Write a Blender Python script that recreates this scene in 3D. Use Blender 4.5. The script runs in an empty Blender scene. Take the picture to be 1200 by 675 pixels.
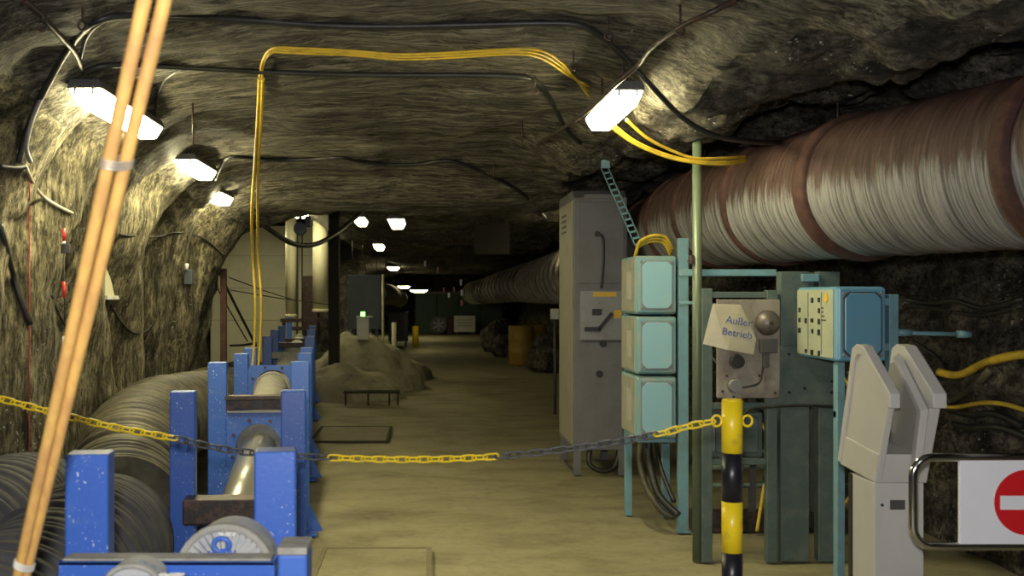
import bpy, bmesh, math, random
from mathutils import Vector, Matrix, noise
from mathutils.bvhtree import BVHTree
random.seed(7)
C = bpy.context.scene.collection
SC = bpy.context.scene
EYE, F, VX, VY = 1.55, 1250.0, 500.0, 347.0
PI = math.pi

def P(px, py, Y):
    """point at distance Y along the tunnel seen at image position px, py"""
    return Vector(((px-VX)/F*Y, Y, EYE-(py-VY)/F*Y))

# ---------------------------------------------------------------- materials
def node_mat(name):
    m = bpy.data.materials.new(name); m.use_nodes = True
    nt = m.node_tree; b = nt.nodes['Principled BSDF']
    return m, nt, b

def ramp(nt, fac, stops):
    r = nt.nodes.new('ShaderNodeValToRGB')
    el = r.color_ramp.elements
    while len(el) < len(stops): el.new(0.5)
    for e, (p, c) in zip(el, stops):
        e.position = p; e.color = (c[0], c[1], c[2], 1)
    nt.links.new(fac, r.inputs[0]); return r.outputs[0]

def tex_noise(nt, scale, detail=5, rough=.6, stretch=(1,1,1), dist=0, src='Object'):
    tc = nt.nodes.new('ShaderNodeTexCoord'); mp = nt.nodes.new('ShaderNodeMapping')
    mp.inputs['Scale'].default_value = stretch
    nt.links.new(tc.outputs[src], mp.inputs[0])
    n = nt.nodes.new('ShaderNodeTexNoise')
    n.inputs['Scale'].default_value = scale; n.inputs['Detail'].default_value = detail
    n.inputs['Roughness'].default_value = rough; n.inputs['Distortion'].default_value = dist
    nt.links.new(mp.outputs[0], n.inputs['Vector']); return n.outputs['Fac']

def mixc(nt, fac, a, b):
    m = nt.nodes.new('ShaderNodeMix'); m.data_type = 'RGBA'
    if isinstance(fac, (int, float)): m.inputs[0].default_value = fac
    else: nt.links.new(fac, m.inputs[0])
    for s, v in ((6, a), (7, b)):
        if isinstance(v, tuple): m.inputs[s].default_value = (*v[:3], 1)
        else: nt.links.new(v, m.inputs[s])
    return m.outputs[2]

def bump(nt, b, h, strength=.3, dist=.02):
    bp = nt.nodes.new('ShaderNodeBump'); bp.inputs['Strength'].default_value = strength
    bp.inputs['Distance'].default_value = dist
    nt.links.new(h, bp.inputs['Height']); nt.links.new(bp.outputs[0], b.inputs['Normal'])

def paint(name, col, rough=.5, metal=0, dirt=None, amount=.4, scale=9, stretch=(1,1,1), bmp=.08, lo=.45, hi=.7, spec=.5):
    """painted / plain surface with patches of dirt"""
    m, nt, b = node_mat(name)
    b.inputs['Roughness'].default_value = rough; b.inputs['Metallic'].default_value = metal
    b.inputs['Specular IOR Level'].default_value = spec
    if dirt is None: dirt = tuple(c*.55 for c in col)
    n = tex_noise(nt, scale, 7, .65, stretch)
    f = ramp(nt, n, [(lo, (0,0,0)), (hi, (amount,)*3)])
    nt.links.new(mixc(nt, f, col, dirt), b.inputs['Base Color'])
    if bmp: bump(nt, b, tex_noise(nt, scale*6, 4, .6, stretch), bmp, .004)
    return m

def emit(name, col, strength):
    m, nt, b = node_mat(name)
    b.inputs['Base Color'].default_value = (*col, 1)
    b.inputs['Emission Color'].default_value = (*col, 1)
    b.inputs['Emission Strength'].default_value = strength
    return m

def rock_mat(name, dark, mid, light, stretch, speck=.5, scale=3.2):
    m, nt, b = node_mat(name)
    b.inputs['Roughness'].default_value = .62
    b.inputs['Specular IOR Level'].default_value = .35
    n1 = tex_noise(nt, scale, 9, .72, stretch, .3)
    n2 = tex_noise(nt, 1.1, 4, .6, (1,1,1), .5)
    n3 = tex_noise(nt, 17, 12, .85, stretch)
    c1 = ramp(nt, n1, [(.38, dark), (.49, mid), (.62, light)])
    c2 = ramp(nt, n2, [(.35, (.35,.35,.35)), (.62, (1,1,1))])
    mul = nt.nodes.new('ShaderNodeMix'); mul.data_type = 'RGBA'; mul.blend_type = 'MULTIPLY'
    mul.inputs[0].default_value = .75
    nt.links.new(c1, mul.inputs[6]); nt.links.new(c2, mul.inputs[7])
    c3 = ramp(nt, n3, [(.43, (.10,.09,.08)), (.49, (.62,.6,.56)), (.56, (1.3,1.27,1.2))])
    mul2 = nt.nodes.new('ShaderNodeMix'); mul2.data_type = 'RGBA'; mul2.blend_type = 'MULTIPLY'
    mul2.inputs[0].default_value = 1
    nt.links.new(mul.outputs[2], mul2.inputs[6]); nt.links.new(c3, mul2.inputs[7])
    # bright salt crystals
    n4 = tex_noise(nt, 42, 2, .5); n5 = tex_noise(nt, 1.6, 2, .5)
    s = ramp(nt, n4, [(.66, (0,0,0)), (.70, (1,1,1))]); s2 = ramp(nt, n5, [(.5, (0,0,0)), (.62, (speck,)*3)])
    mm = nt.nodes.new('ShaderNodeMix'); mm.data_type = 'RGBA'; mm.blend_type = 'MULTIPLY'; mm.inputs[0].default_value = 1
    nt.links.new(s, mm.inputs[6]); nt.links.new(s2, mm.inputs[7])
    nt.links.new(mixc(nt, mm.outputs[2], mul2.outputs[2], (.75,.74,.66)), b.inputs['Base Color'])
    rr = nt.nodes.new('ShaderNodeMapRange'); rr.inputs[3].default_value = .66; rr.inputs[4].default_value = .25
    nt.links.new(mm.outputs[2], rr.inputs[0]); nt.links.new(rr.outputs[0], b.inputs['Roughness'])
    h = tex_noise(nt, 11, 12, .82, stretch, .1)
    bump(nt, b, h, 1.0, .06)
    return m

M = {}
M['rock_left'] = rock_mat('olive_rock_wall', (.045,.04,.026), (.24,.215,.135), (.55,.50,.33), (2.2,2.2,.45), .6, 4)
M['rock_ceiling'] = rock_mat('milled_rock_ceiling', (.09,.083,.066), (.27,.25,.19), (.50,.47,.37), (.28,2.6,2.6), .35, 5)
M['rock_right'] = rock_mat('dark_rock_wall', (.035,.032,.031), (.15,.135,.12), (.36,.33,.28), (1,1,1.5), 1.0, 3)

def floor_mat():
    m, nt, b = node_mat('dusty_floor')
    n = tex_noise(nt, 1.6, 8, .62, (1,1.6,1), .3); n2 = tex_noise(nt, 14, 6, .7)
    c = ramp(nt, n, [(.3, (.20,.175,.105)), (.5, (.31,.28,.17)), (.7, (.37,.335,.21))])
    d = ramp(nt, n2, [(.33, (.66,.66,.66)), (.5, (1,1,1))])
    mul = nt.nodes.new('ShaderNodeMix'); mul.data_type = 'RGBA'; mul.blend_type = 'MULTIPLY'; mul.inputs[0].default_value = .5
    nt.links.new(c, mul.inputs[6]); nt.links.new(d, mul.inputs[7])
    nt.links.new(mul.outputs[2], b.inputs['Base Color'])
    b.inputs['Roughness'].default_value = .75; b.inputs['Specular IOR Level'].default_value = .3
    bump(nt, b, tex_noise(nt, 9, 8, .7), .35, .02)
    return m
M['floor'] = floor_mat()
def blue_mat():
    m, nt, b = node_mat('blue_gloss_paint_glints')
    b.inputs['Roughness'].default_value = .36
    n = tex_noise(nt, 9, 7, .7); sp = tex_noise(nt, 95, 2, .5); a = tex_noise(nt, 4, 3, .5)
    c = mixc(nt, ramp(nt, n, [(.55, (0,0,0)), (.75, (.45,.45,.45))]), (.040,.125,.50), (.20,.26,.42))
    s1 = ramp(nt, sp, [(.66, (0,0,0)), (.70, (1,1,1))]); s2 = ramp(nt, a, [(.45, (0,0,0)), (.6, (1,1,1))])
    mm = nt.nodes.new('ShaderNodeMix'); mm.data_type = 'RGBA'; mm.blend_type = 'MULTIPLY'; mm.inputs[0].default_value = 1
    nt.links.new(s1, mm.inputs[6]); nt.links.new(s2, mm.inputs[7])
    nt.links.new(mixc(nt, mm.outputs[2], c, (.62,.66,.75)), b.inputs['Base Color'])  # white flecks paint the glints of light off dust into the colour
    bump(nt, b, tex_noise(nt, 60, 4, .6), .15, .004)
    return m
M['blue'] = paint('blue_gloss_paint', (.045,.135,.60), .38, 0, (.28,.32,.42), .55, 14, bmp=.15, lo=.55, hi=.75)
M['blue'] = blue_mat()
M['blue_dusty'] = paint('dusty_blue_paint', (.045,.14,.52), .5, 0, (.38,.38,.36), .9, 9, bmp=.2, lo=.54, hi=.64)
M['dust'] = paint('grey_dusty_casting', (.42,.42,.40), .7, 0, (.12,.18,.32), .7, 12, bmp=.4, lo=.52, hi=.66)
M['dusttop'] = paint('thick_grey_dust', (.36,.35,.31), .9, 0, (.20,.19,.16), .7, 20, bmp=.5)
M['rustbeam'] = paint('black_rusty_steel', (.035,.03,.028), .45, .3, (.18,.08,.05), .7, 16, bmp=.4)
M['pipe'] = paint('grey_steel_pipe', (.30,.30,.27), .32, .55, (.38,.34,.24), .7, 5, (1,.3,1), bmp=.1)
M['hose_black'] = paint('black_ribbed_rubber', (.06,.06,.065), .75, 0, (.11,.105,.10), .8, 6, bmp=.3, spec=.25)
M['hose_olive'] = paint('dusty_ribbed_rubber', (.05,.046,.034), .55, 0, (.16,.14,.08), .8, 5, bmp=.2)
M['wood'] = paint('orange_tan_wood', (.62,.37,.10), .55, 0, (.42,.21,.08), .8, 5, (5,5,.6), bmp=.1, lo=.42, hi=.66)
M['wire'] = paint('grey_binding_wire', (.45,.42,.36), .4, .4)
M['teal'] = paint('pale_teal_paint', (.17,.35,.39), .42, 0, (.32,.33,.27), .8, 10, bmp=.15, lo=.45, hi=.65)
M['teal_lid'] = paint('teal_lid_paint', (.25,.47,.58), .4, 0, (.34,.50,.50), .5, 9, bmp=.05)
M['teal_dusty'] = paint('dust_covered_teal', (.38,.37,.30), .7, 0, (.20,.26,.24), .8, 9, bmp=.3)
M['bluebox'] = paint('mid_blue_enamel', (.13,.33,.48), .35, 0, (.20,.30,.36), .5, 8, bmp=.05)
M['cream_panel'] = paint('cream_green_panel', (.40,.43,.32), .5, 0, (.27,.29,.21), .5, 9, bmp=.05)
M['lblue'] = paint('light_blue_steel', (.17,.34,.41), .45, 0, (.16,.22,.22), .7, 8)
M['green'] = paint('dark_grey_green_paint', (.08,.118,.108), .5, 0, (.18,.19,.165), .6, 9, bmp=.2)
M['polegreen'] = paint('olive_green_pole', (.13,.17,.115), .4, .2, (.08,.085,.06), .6, 9, (1,1,.3))
M['cab'] = paint('grey_cabinet_paint', (.17,.17,.185), .55, 0, (.13,.125,.12), .8, 6, bmp=.1)
M['cab_lit_side'] = paint('lamplit_cabinet_side', (.36,.34,.27), .5, 0, (.24,.22,.17), .6, 6)  # grey cabinet's left side, with the lamps' warm light put into the colour
M['black'] = paint('black_plastic', (.015,.015,.016), .4, 0, (.05,.05,.05), .5)
M['cable'] = paint('black_cable_sheath', (.016,.017,.018), .45, 0, (.06,.055,.045), .7)
M['ycable'] = paint('yellow_cable_sheath', (.72,.50,.045), .45, 0, (.30,.22,.05), .7, 12)
M['yellow'] = paint('yellow_gloss_paint', (.90,.66,.015), .35, 0, (.45,.33,.05), .7, 12, bmp=.05, lo=.56, hi=.72)
M['bollblack'] = paint('chipped_black_paint', (.012,.012,.018), .35, 0, (.5,.48,.4), .8, 22, (1,1,.35), bmp=.1, lo=.68, hi=.74)
M['darklink'] = paint('dark_grey_plastic_link', (.075,.078,.085), .4)
M['rust'] = paint('brown_rust', (.055,.022,.018), .8, 0, (.115,.05,.035), .8, 14, bmp=.4)
M['cream'] = paint('cream_pipe_paint', (.58,.55,.38), .5, 0, (.40,.38,.25), .4, 3)
M['panelwall'] = paint('off_white_panel', (.50,.49,.37), .6, 0, (.38,.37,.27), .5, 3)
M['turn'] = paint('pale_grey_powder_coat', (.50,.49,.47), .5, 0, (.44,.43,.41), .5, 8, bmp=.03)
M['chrome'] = paint('chrome_tube', (.62,.62,.64), .14, 1, (.5,.5,.5), .2, 6, bmp=0)
M['white'] = paint('white_sign_face', (.78,.79,.84), .4, 0, (.72,.73,.78), .5, 6, bmp=0)
M['red'] = paint('red_sign_paint', (.62,.012,.018), .4, 0, (.55,.012,.018), .5, 6, bmp=0)
M['paper'] = paint('creased_plastic_paper', (.52,.48,.36), .35, 0, (.40,.36,.26), .6, 8, bmp=.25)
M['ink'] = paint('blue_ink', (.05,.10,.32), .6, 0, (.10,.15,.35), .5, bmp=0)
M['darkgrey'] = paint('dark_grey_metal', (.07,.07,.072), .5, .2, (.12,.11,.09), .5)
M['grey'] = paint('mid_grey_metal', (.26,.26,.26), .45, .4, (.16,.15,.13), .5)
M['board'] = paint('grimy_pink_board', (.30,.27,.225), .65, 0, (.14,.11,.09), .8, 8, bmp=.2, lo=.42, hi=.66)
M['bellmetal'] = paint('dull_bell_metal', (.15,.135,.125), .45, .5)
M['labelw'] = paint('white_label', (.62,.62,.56), .5)
M['labely'] = paint('yellow_label', (.70,.46,.03), .5)
M['reflred'] = paint('red_marker', (.75,.03,.03), .3)
M['redcord'] = paint('dull_red_cord', (.28,.03,.02), .7)
M['reflwhite'] = paint('white_marker', (.85,.83,.9), .3)
M['salt'] = paint('salt_dust_mound', (.34,.31,.20), .85, 0, (.09,.08,.055), .8, 3, bmp=.6)
M['navy'] = paint('slate_blue_cabinet', (.06,.07,.085), .5)
M['barrel'] = paint('yellow_brown_drum', (.40,.25,.04), .5, 0, (.15,.09,.03), .6)
M['plate'] = paint('dusty_steel_plate', (.20,.17,.10), .7, 0, (.28,.24,.15), .7, 6, bmp=.2)
M['darkpit'] = paint('dark_pit_edge', (.03,.026,.018), .9)
M['darkgreen'] = paint('dark_green_door', (.03,.06,.035), .6)
M['lamp'] = emit('lit_diffuser', (1.0,.90,.52), 72)
M['lampcool'] = emit('lit_cool_diffuser', (.92,.95,1.0), 10)
M['lampdim'] = emit('lit_far_diffuser', (1.0,.90,.50), 5.5)
M['lampfill'] = emit('added_bay_diffuser', (1.0,.90,.52), 34)
M['lampmid'] = emit('lit_mid_diffuser', (1.0,.90,.50), 20)
M['green_led'] = emit('green_lamp', (.15,1,.1), 8)

def duct_mat():
    m, nt, b = node_mat('rusty_spiral_duct')
    tc = nt.nodes.new('ShaderNodeTexCoord'); uv = nt.nodes.new('ShaderNodeSeparateXYZ')
    nt.links.new(tc.outputs['UV'], uv.inputs[0])          # u along the duct in metres, v round it 0..1
    def n(scale, stretch, detail=6, rough=.65, dist=0):
        mp = nt.nodes.new('ShaderNodeMapping'); mp.inputs['Scale'].default_value = stretch
        nt.links.new(tc.outputs['UV'], mp.inputs[0])
        t = nt.nodes.new('ShaderNodeTexNoise'); t.inputs['Scale'].default_value = scale
        t.inputs['Detail'].default_value = detail; t.inputs['Roughness'].default_value = rough
        t.inputs['Distortion'].default_value = dist
        nt.links.new(mp.outputs[0], t.inputs['Vector']); return t.outputs['Fac']
    streak = n(1, (42, 1.2, 1), 9, .85, .6)
    white = ramp(nt, streak, [(.36, (.022,.023,.024)), (.45, (.12,.12,.12)), (.52, (.37,.37,.37)), (.60, (.20,.19,.18)), (.68,(.075,.05,.04))])
    rust = ramp(nt, n(1, (34, 6, 1), 9, .82), [(.35, (.022,.012,.011)), (.52, (.075,.038,.032)), (.68, (.17,.115,.10))])
    # rust lies on top: v = 0 at the crown
    f = nt.nodes.new('ShaderNodeMath'); f.operation = 'SUBTRACT'; nt.links.new(uv.outputs[1], f.inputs[0]); f.inputs[1].default_value = .5
    a = nt.nodes.new('ShaderNodeMath'); a.operation = 'ABSOLUTE'; nt.links.new(f.outputs[0], a.inputs[0])   # .5 at crown, 0 at belly
    w = n(1, (16, 2.5, 1), 9, .85)
    ad = nt.nodes.new('ShaderNodeMath'); ad.operation = 'MULTIPLY_ADD'; nt.links.new(w, ad.inputs[0]); ad.inputs[1].default_value = .28; nt.links.new(a.outputs[0], ad.inputs[2])
    mask = ramp(nt, ad.outputs[0], [(.365, (0,0,0)), (.40, (1,1,1))])
    belly = ramp(nt, ad.outputs[0], [(.13, (1,1,1)), (.19, (0,0,0))])
    c = mixc(nt, mask, white, rust); c = mixc(nt, belly, c, rust)
    nt.links.new(c, b.inputs['Base Color'])
    b.inputs['Roughness'].default_value = .55; b.inputs['Metallic'].default_value = .1
    bump(nt, b, n(1, (70, 1.6, 1), 6, .75), .8, .015)
    return m
M['duct'] = duct_mat()

# ---------------------------------------------------------------- mesh helpers
class MB:
    def __init__(s): s.v = []; s.f = []; s.m = []; s.sm = []; s.uv = None
    def add(s, vs, fs, mi=0, smooth=False):
        o = len(s.v); s.v += [Vector(p) for p in vs]
        for f in fs:
            s.f.append([i+o for i in f]); s.m.append(mi); s.sm.append(smooth)
        return s
    def box(s, a, b, mi=0, R=None, c=None):
        a, b = Vector(a), Vector(b)
        x0, x1 = sorted((a.x, b.x)); y0, y1 = sorted((a.y, b.y)); z0, z1 = sorted((a.z, b.z))
        vs = [Vector(p) for p in ((x0,y0,z0),(x1,y0,z0),(x1,y1,z0),(x0,y1,z0),(x0,y0,z1),(x1,y0,z1),(x1,y1,z1),(x0,y1,z1))]
        if R is not None:
            cc = Vector(c) if c is not None else (a+b)/2
            vs = [cc + R @ (p-cc) for p in vs]
        return s.add(vs, [(0,3,2,1),(4,5,6,7),(0,1,5,4),(1,2,6,5),(2,3,7,6),(3,0,4,7)], mi)
    def cyl(s, a, b, r, n=16, r2=None, mi=0, caps=True):
        return s.tube([a, b], r, n, mi, caps, radii=[r, r if r2 is None else r2])
    def tube(s, pts, r, n=8, mi=0, caps=True, radii=None, closed=False):
        pts = [Vector(p) for p in pts]; N = len(pts)
        if N < 2: return s
        T = []
        for i in range(N):
            if closed: t = pts[(i+1) % N]-pts[i-1]
            else: t = pts[min(i+1, N-1)]-pts[max(i-1, 0)]
            T.append(t.normalized() if t.length > 1e-9 else Vector((0,1,0)))
        up = Vector((0,0,1)) if abs(T[0].z) < .9 else Vector((1,0,0))
        u = T[0].cross(up).normalized(); vs = []
        for i in range(N):
            u = (u - T[i]*u.dot(T[i])).normalized(); w = T[i].cross(u)
            rr = radii[i] if radii else r
            for k in range(n):
                a = 2*PI*k/n; vs.append(pts[i] + u*(rr*math.cos(a)) + w*(rr*math.sin(a)))
        fs = []
        for i in range(N if closed else N-1):
            j = (i+1) % N
            for k in range(n):
                k2 = (k+1) % n; fs.append((i*n+k, i*n+k2, j*n+k2, j*n+k))
        s.add(vs, fs, mi, True)
        if caps and not closed:
            o = len(s.v)-len(vs)
            s.f.append([o+k for k in range(n)][::-1]); s.m.append(mi); s.sm.append(False)
            s.f.append([o+(N-1)*n+k for k in range(n)]); s.m.append(mi); s.sm.append(False)
        return s
    def prism(s, poly, d, mi=0):
        """planar polygon (3-D points) extruded by vector d"""
        poly = [Vector(p) for p in poly]; d = Vector(d); n = len(poly)
        fs = [tuple(range(n))[::-1], tuple(range(n, 2*n))] + [(i, (i+1) % n, n+(i+1) % n, n+i) for i in range(n)]
        return s.add(poly + [p+d for p in poly], fs, mi)
    def build(s, name, mats, parent=None, bevel=0, loc=None, segs=2):
        me = bpy.data.meshes.new(name)
        off = Vector((0,0,0))
        if parent is not None and parent.get('_w'): off = Vector(parent['_w'])
        if loc is not None: off = off if parent is not None else Vector(loc)
        me.from_pydata([p-off for p in s.v], [], s.f)
        for p, mi, sm in zip(me.polygons, s.m, s.sm): p.material_index = mi; p.use_smooth = sm
        bm = bmesh.new(); bm.from_mesh(me); bmesh.ops.recalc_face_normals(bm, faces=bm.faces); bm.to_mesh(me); bm.free()
        if not isinstance(mats, (list, tuple)): mats = [mats]
        for m in mats: me.materials.append(M[m] if isinstance(m, str) else m)
        o = bpy.data.objects.new(name, me); C.objects.link(o)
        if parent is not None: o.parent = parent
        elif loc is not None: o.location = loc
        if parent is not None and parent.get('_w') and parent.type == 'MESH': o['_w'] = parent['_w']
        elif parent is None and loc is not None: o['_w'] = tuple(loc)
        elif parent is not None and parent.get('_w'): o['_w'] = parent['_w']
        if bevel:
            bv = o.modifiers.new('bevel', 'BEVEL'); bv.width = bevel; bv.segments = segs; bv.limit_method = 'ANGLE'; bv.angle_limit = math.radians(40)
        return o

def tag(o, label, cat, group=None):
    o['label'] = label; o['category'] = cat
    if group: o['group'] = group
    return o
def thing(name, label, cat, loc, group=None, rz=0):
    o = bpy.data.objects.new(name, None); C.objects.link(o); o.empty_display_size = .1
    o.location = loc; o.rotation_euler = (0, 0, rz)
    if rz == 0: o['_w'] = tuple(loc)
    return tag(o, label, cat, group)
def struct(o): o['kind'] = 'structure'; return o
def dup(root, loc, label=None, rz=None, scale=None):
    r = root.copy(); C.objects.link(r); r.location = loc
    if rz is not None: r.rotation_euler = (0, 0, rz)
    if scale: r.scale = scale
    if label: r['label'] = label
    for ch in list(root.children):
        c = ch.copy(); C.objects.link(c); c.parent = r
        for g in list(ch.children):
            d = g.copy(); C.objects.link(d); d.parent = c
    return r
def smooth_path(pts, n=8):
    pts = [Vector(p) for p in pts]; out = []
    for i in range(len(pts)-1):
        p0 = pts[max(i-1, 0)]; p1 = pts[i]; p2 = pts[i+1]; p3 = pts[min(i+2, len(pts)-1)]
        for k in range(n):
            t = k/n
            out.append(.5*((2*p1)+(p2-p0)*t+(2*p0-5*p1+4*p2-p3)*t*t+(3*p1-p0-3*p2+p3)*t**3))
    out.append(pts[-1]); return out
def resample(path, step):
    out = [path[0].copy()]; acc = 0
    for a, b in zip(path, path[1:]):
        L = (b-a).length
        if L < 1e-9: continue
        d = step-acc
        while d <= L:
            out.append(a+(b-a)*(d/L)); d += step
        acc = (acc+L) % step
    return out

# ---------------------------------------------------------------- the mine gallery
KEYS = [
 (-5, [(-2.25,0),(-2.3,.7),(-2.35,1.4),(-2.3,2.0),(-1.9,2.6),(-1.2,2.92),(-.3,2.98),(.6,2.95),(1.3,2.85),(1.9,2.7),(2.4,2.6),(2.8,2.85),(3.3,2.8),(3.7,2.2),(3.75,1.2),(3.7,0)]),
 (3.6, [(-2.2,0),(-2.25,.7),(-2.25,1.4),(-2.2,2.0),(-1.9,2.55),(-1.25,2.83),(-.3,2.88),(.6,2.86),(1.3,2.78),(2.0,2.62),(2.42,2.5),(2.8,2.64),(3.3,2.68),(3.6,2.2),(3.65,1.2),(3.6,0)]),
 (5, [(-2.2,0),(-2.25,.7),(-2.27,1.4),(-2.2,2.0),(-1.92,2.52),(-1.3,2.78),(-.3,2.84),(.6,2.84),(1.15,2.76),(1.42,2.60),(1.98,2.50),(2.4,2.63),(2.9,2.72),(3.35,2.2),(3.45,1.2),(3.4,0)]),
 (6.2, [(-2.25,0),(-2.28,.7),(-2.3,1.4),(-2.22,2.0),(-1.95,2.48),(-1.35,2.74),(-.3,2.82),(.6,2.82),(1.08,2.76),(1.27,2.60),(1.62,2.53),(2.1,2.64),(2.7,2.72),(3.2,2.2),(3.3,1.2),(3.3,0)]),
 (8, [(-2.35,0),(-2.38,.7),(-2.4,1.4),(-2.3,2.0),(-2.05,2.45),(-1.45,2.70),(-.3,2.76),(.6,2.74),(.95,2.68),(1.2,2.58),(1.42,2.58),(1.9,2.72),(2.6,2.7),(3.1,2.2),(3.2,1.2),(3.2,0)]),
 (9.8, [(-2.45,0),(-2.5,.7),(-2.45,1.4),(-2.35,1.95),(-2.05,2.4),(-1.5,2.62),(-.3,2.68),(.6,2.66),(.95,2.62),(1.25,2.56),(1.7,2.62),(2.1,2.7),(2.6,2.7),(3.1,2.2),(3.2,1.2),(3.2,0)]),
 (11, [(-2.4,0),(-2.42,.7),(-2.3,1.3),(-2.08,1.85),(-1.68,2.24),(-1.1,2.39),(-.3,2.40),(.6,2.40),(1.1,2.38),(1.6,2.42),(1.9,2.5),(2.3,2.66),(2.8,2.62),(3.2,2.2),(3.3,1.2),(3.3,0)]),
 (11.7, [(-3.0,0),(-3.1,.7),(-3.0,1.4),(-2.8,2.0),(-2.3,2.45),(-1.4,2.6),(-.3,2.6),(.6,2.6),(1.2,2.6),(1.7,2.62),(2.1,2.68),(2.5,2.7),(3.1,2.65),(3.5,2.2),(3.6,1.2),(3.6,0)]),
 (13, [(-4.9,0),(-5.0,.7),(-5,1.5),(-4.8,2.4),(-4.3,3.2),(-2.6,3.35),(-.9,2.72),(.6,2.68),(1.5,2.68),(2.0,2.7),(2.4,2.7),(2.8,2.72),(3.3,2.68),(3.7,2.2),(3.8,1.2),(3.8,0)]),
 (17, [(-4.9,0),(-5.0,.7),(-5,1.5),(-4.8,2.4),(-4.3,3.2),(-2.6,3.35),(-1.0,2.74),(.6,2.72),(1.5,2.72),(2.0,2.72),(2.4,2.74),(2.8,2.74),(3.3,2.7),(3.7,2.2),(3.8,1.2),(3.8,0)]),
 (20, [(-4.9,0),(-5.0,.7),(-5,1.5),(-4.8,2.4),(-4.3,3.2),(-2.6,3.2),(-1.2,2.48),(.6,2.47),(1.5,2.46),(2.0,2.47),(2.4,2.5),(2.8,2.5),(3.3,2.45),(3.7,2.1),(3.8,1.2),(3.8,0)]),
 (27, [(-4.9,0),(-5.0,.7),(-5,1.5),(-4.8,2.5),(-4.3,3.2),(-2.6,3.3),(-1.2,2.6),(.6,2.6),(1.5,2.6),(2.0,2.6),(2.4,2.6),(2.8,2.6),(3.3,2.5),(3.7,2.1),(3.8,1.2),(3.8,0)]),
 (31, [(-2.2,0),(-2.3,.7),(-2.3,1.3),(-2.1,1.9),(-1.8,2.2),(-1.2,2.35),(-.3,2.38),(.6,2.38),(1.5,2.38),(2.0,2.4),(2.4,2.4),(2.8,2.4),(3.3,2.35),(3.7,2.1),(3.8,1.2),(3.8,0)]),
 (50, [(-2.2,0),(-2.3,.7),(-2.3,1.3),(-2.1,1.9),(-1.8,2.3),(-1.2,2.45),(-.3,2.48),(.6,2.48),(1.5,2.48),(2.0,2.4),(2.4,2.4),(2.8,2.4),(3.3,2.35),(3.7,2.1),(3.8,1.2),(3.8,0)]),
]
NC = 16
def key_pts(Y):
    for (a, A), (b, B) in zip(KEYS, KEYS[1:]):
        if Y <= b or b == KEYS[-1][0]:
            t = min(1, max(0, (Y-a)/(b-a))); t = t*t*(3-2*t)
            return [Vector((p[0]*(1-t)+q[0]*t, 0, p[1]*(1-t)+q[1]*t)) for p, q in zip(A, B)]
def catmull(pts, s):
    i = min(int(s), len(pts)-2); t = s-i
    p0 = pts[max(i-1, 0)]; p1 = pts[i]; p2 = pts[i+1]; p3 = pts[min(i+2, len(pts)-1)]
    q = .5*((2*p1)+(p2-p0)*t+(2*p0-5*p1+4*p2-p3)*t*t+(3*p1-p0-3*p2+p3)*t**3)
    d = (p2-p1)
    return q, d
def fbm(p, o=4):
    s = 0; a = 1; f = 1
    for _ in range(o): s += a*noise.noise(p*f); a *= .5; f *= 2.1
    return s
def shell_point(s, Y):
    pts = key_pts(Y); q, d = catmull(pts, s)
    nrm = Vector((d.z, 0, -d.x)); nrm = nrm.normalized() if nrm.length else Vector((0,0,-1))   # towards the inside
    if nrm.dot(Vector((.3,0,1.3))-q) < 0: nrm = -nrm
    # cutter scallops across the roof and left wall, rough rock on the right
    lw = max(0, min(1, (4.5-s)/1.2)); rw = max(0, min(1, (s-8)/1.5))
    w = noise.noise(Vector((s*.5, Y*.4, 3)))*.5
    sc = abs(math.sin(PI*(Y+w)/1.0))
    amp = .27*lw + .06*(1-lw)*(1-rw)
    base = fbm(Vector((q.x*1.1, Y*1.1, q.z*1.1)), 5)
    if 10.2 < Y < 12: base += .9*fbm(Vector((q.x*3, Y*3, q.z*3)), 3)*(1-abs(Y-11.1)/.9)
    far = 1 if Y < 11.5 else 1.3
    fine = fbm(Vector((q.x*5, Y*5, q.z*5+s)), 3)*(.018+.03*rw)
    dsp = fine + amp*(sc-.6) + base*(.05 + .13*rw)*far
    if s > 9.5:   # ledges and broken slabs
        k = noise.voronoi(Vector((q.x*1.2, Y*.8, q.z*2.2)))[0]
        dsp += (k[1]-k[0])*-.26*min(1, (s-9.5)/1.5)*.8
    edge = min(1, s/.4, (15-s)/.4)
    v = q + nrm*(dsp*max(edge, .3)); v.y = Y
    if v.z < 0: v.z = 0
    if s == 0 or s == 15: v.z = -.02
    return v
ys = []
y = -5.0
while y < 50:
    ys.append(y); y += .25 if y < 3 else (.045 if y < 12.2 else (.16 if y < 20 else .45))
ys.append(50)
allv, allf = [], []
def shell(name, s0, s1, n, mat, label):
    mb = MB(); vs = []; fs = []
    for Y in ys:
        for k in range(n+1): vs.append(shell_point(s0+(s1-s0)*k/n, Y))
    for i in range(len(ys)-1):
        for k in range(n):
            a = i*(n+1)+k; fs.append((a, a+1, a+n+2, a+n+1))
    mb.add(vs, fs, 0, True)
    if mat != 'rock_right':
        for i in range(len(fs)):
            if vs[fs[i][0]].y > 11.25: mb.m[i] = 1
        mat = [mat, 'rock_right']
    o0 = len(allv); allv.extend(vs); allf.extend([tuple(i+o0 for i in f) for f in fs])
    o = mb.build(name, mat); struct(o); o['label'] = label
    return o
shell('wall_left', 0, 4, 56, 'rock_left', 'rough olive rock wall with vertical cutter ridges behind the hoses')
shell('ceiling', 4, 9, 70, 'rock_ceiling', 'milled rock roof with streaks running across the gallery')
shell('wall_right', 9, 15, 84, 'rock_right', 'dark broken rock wall behind the ventilation duct')
BV = BVHTree.FromPolygons([tuple(v) for v in allv], allf)
EYEV = Vector((0, 0, EYE))
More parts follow.
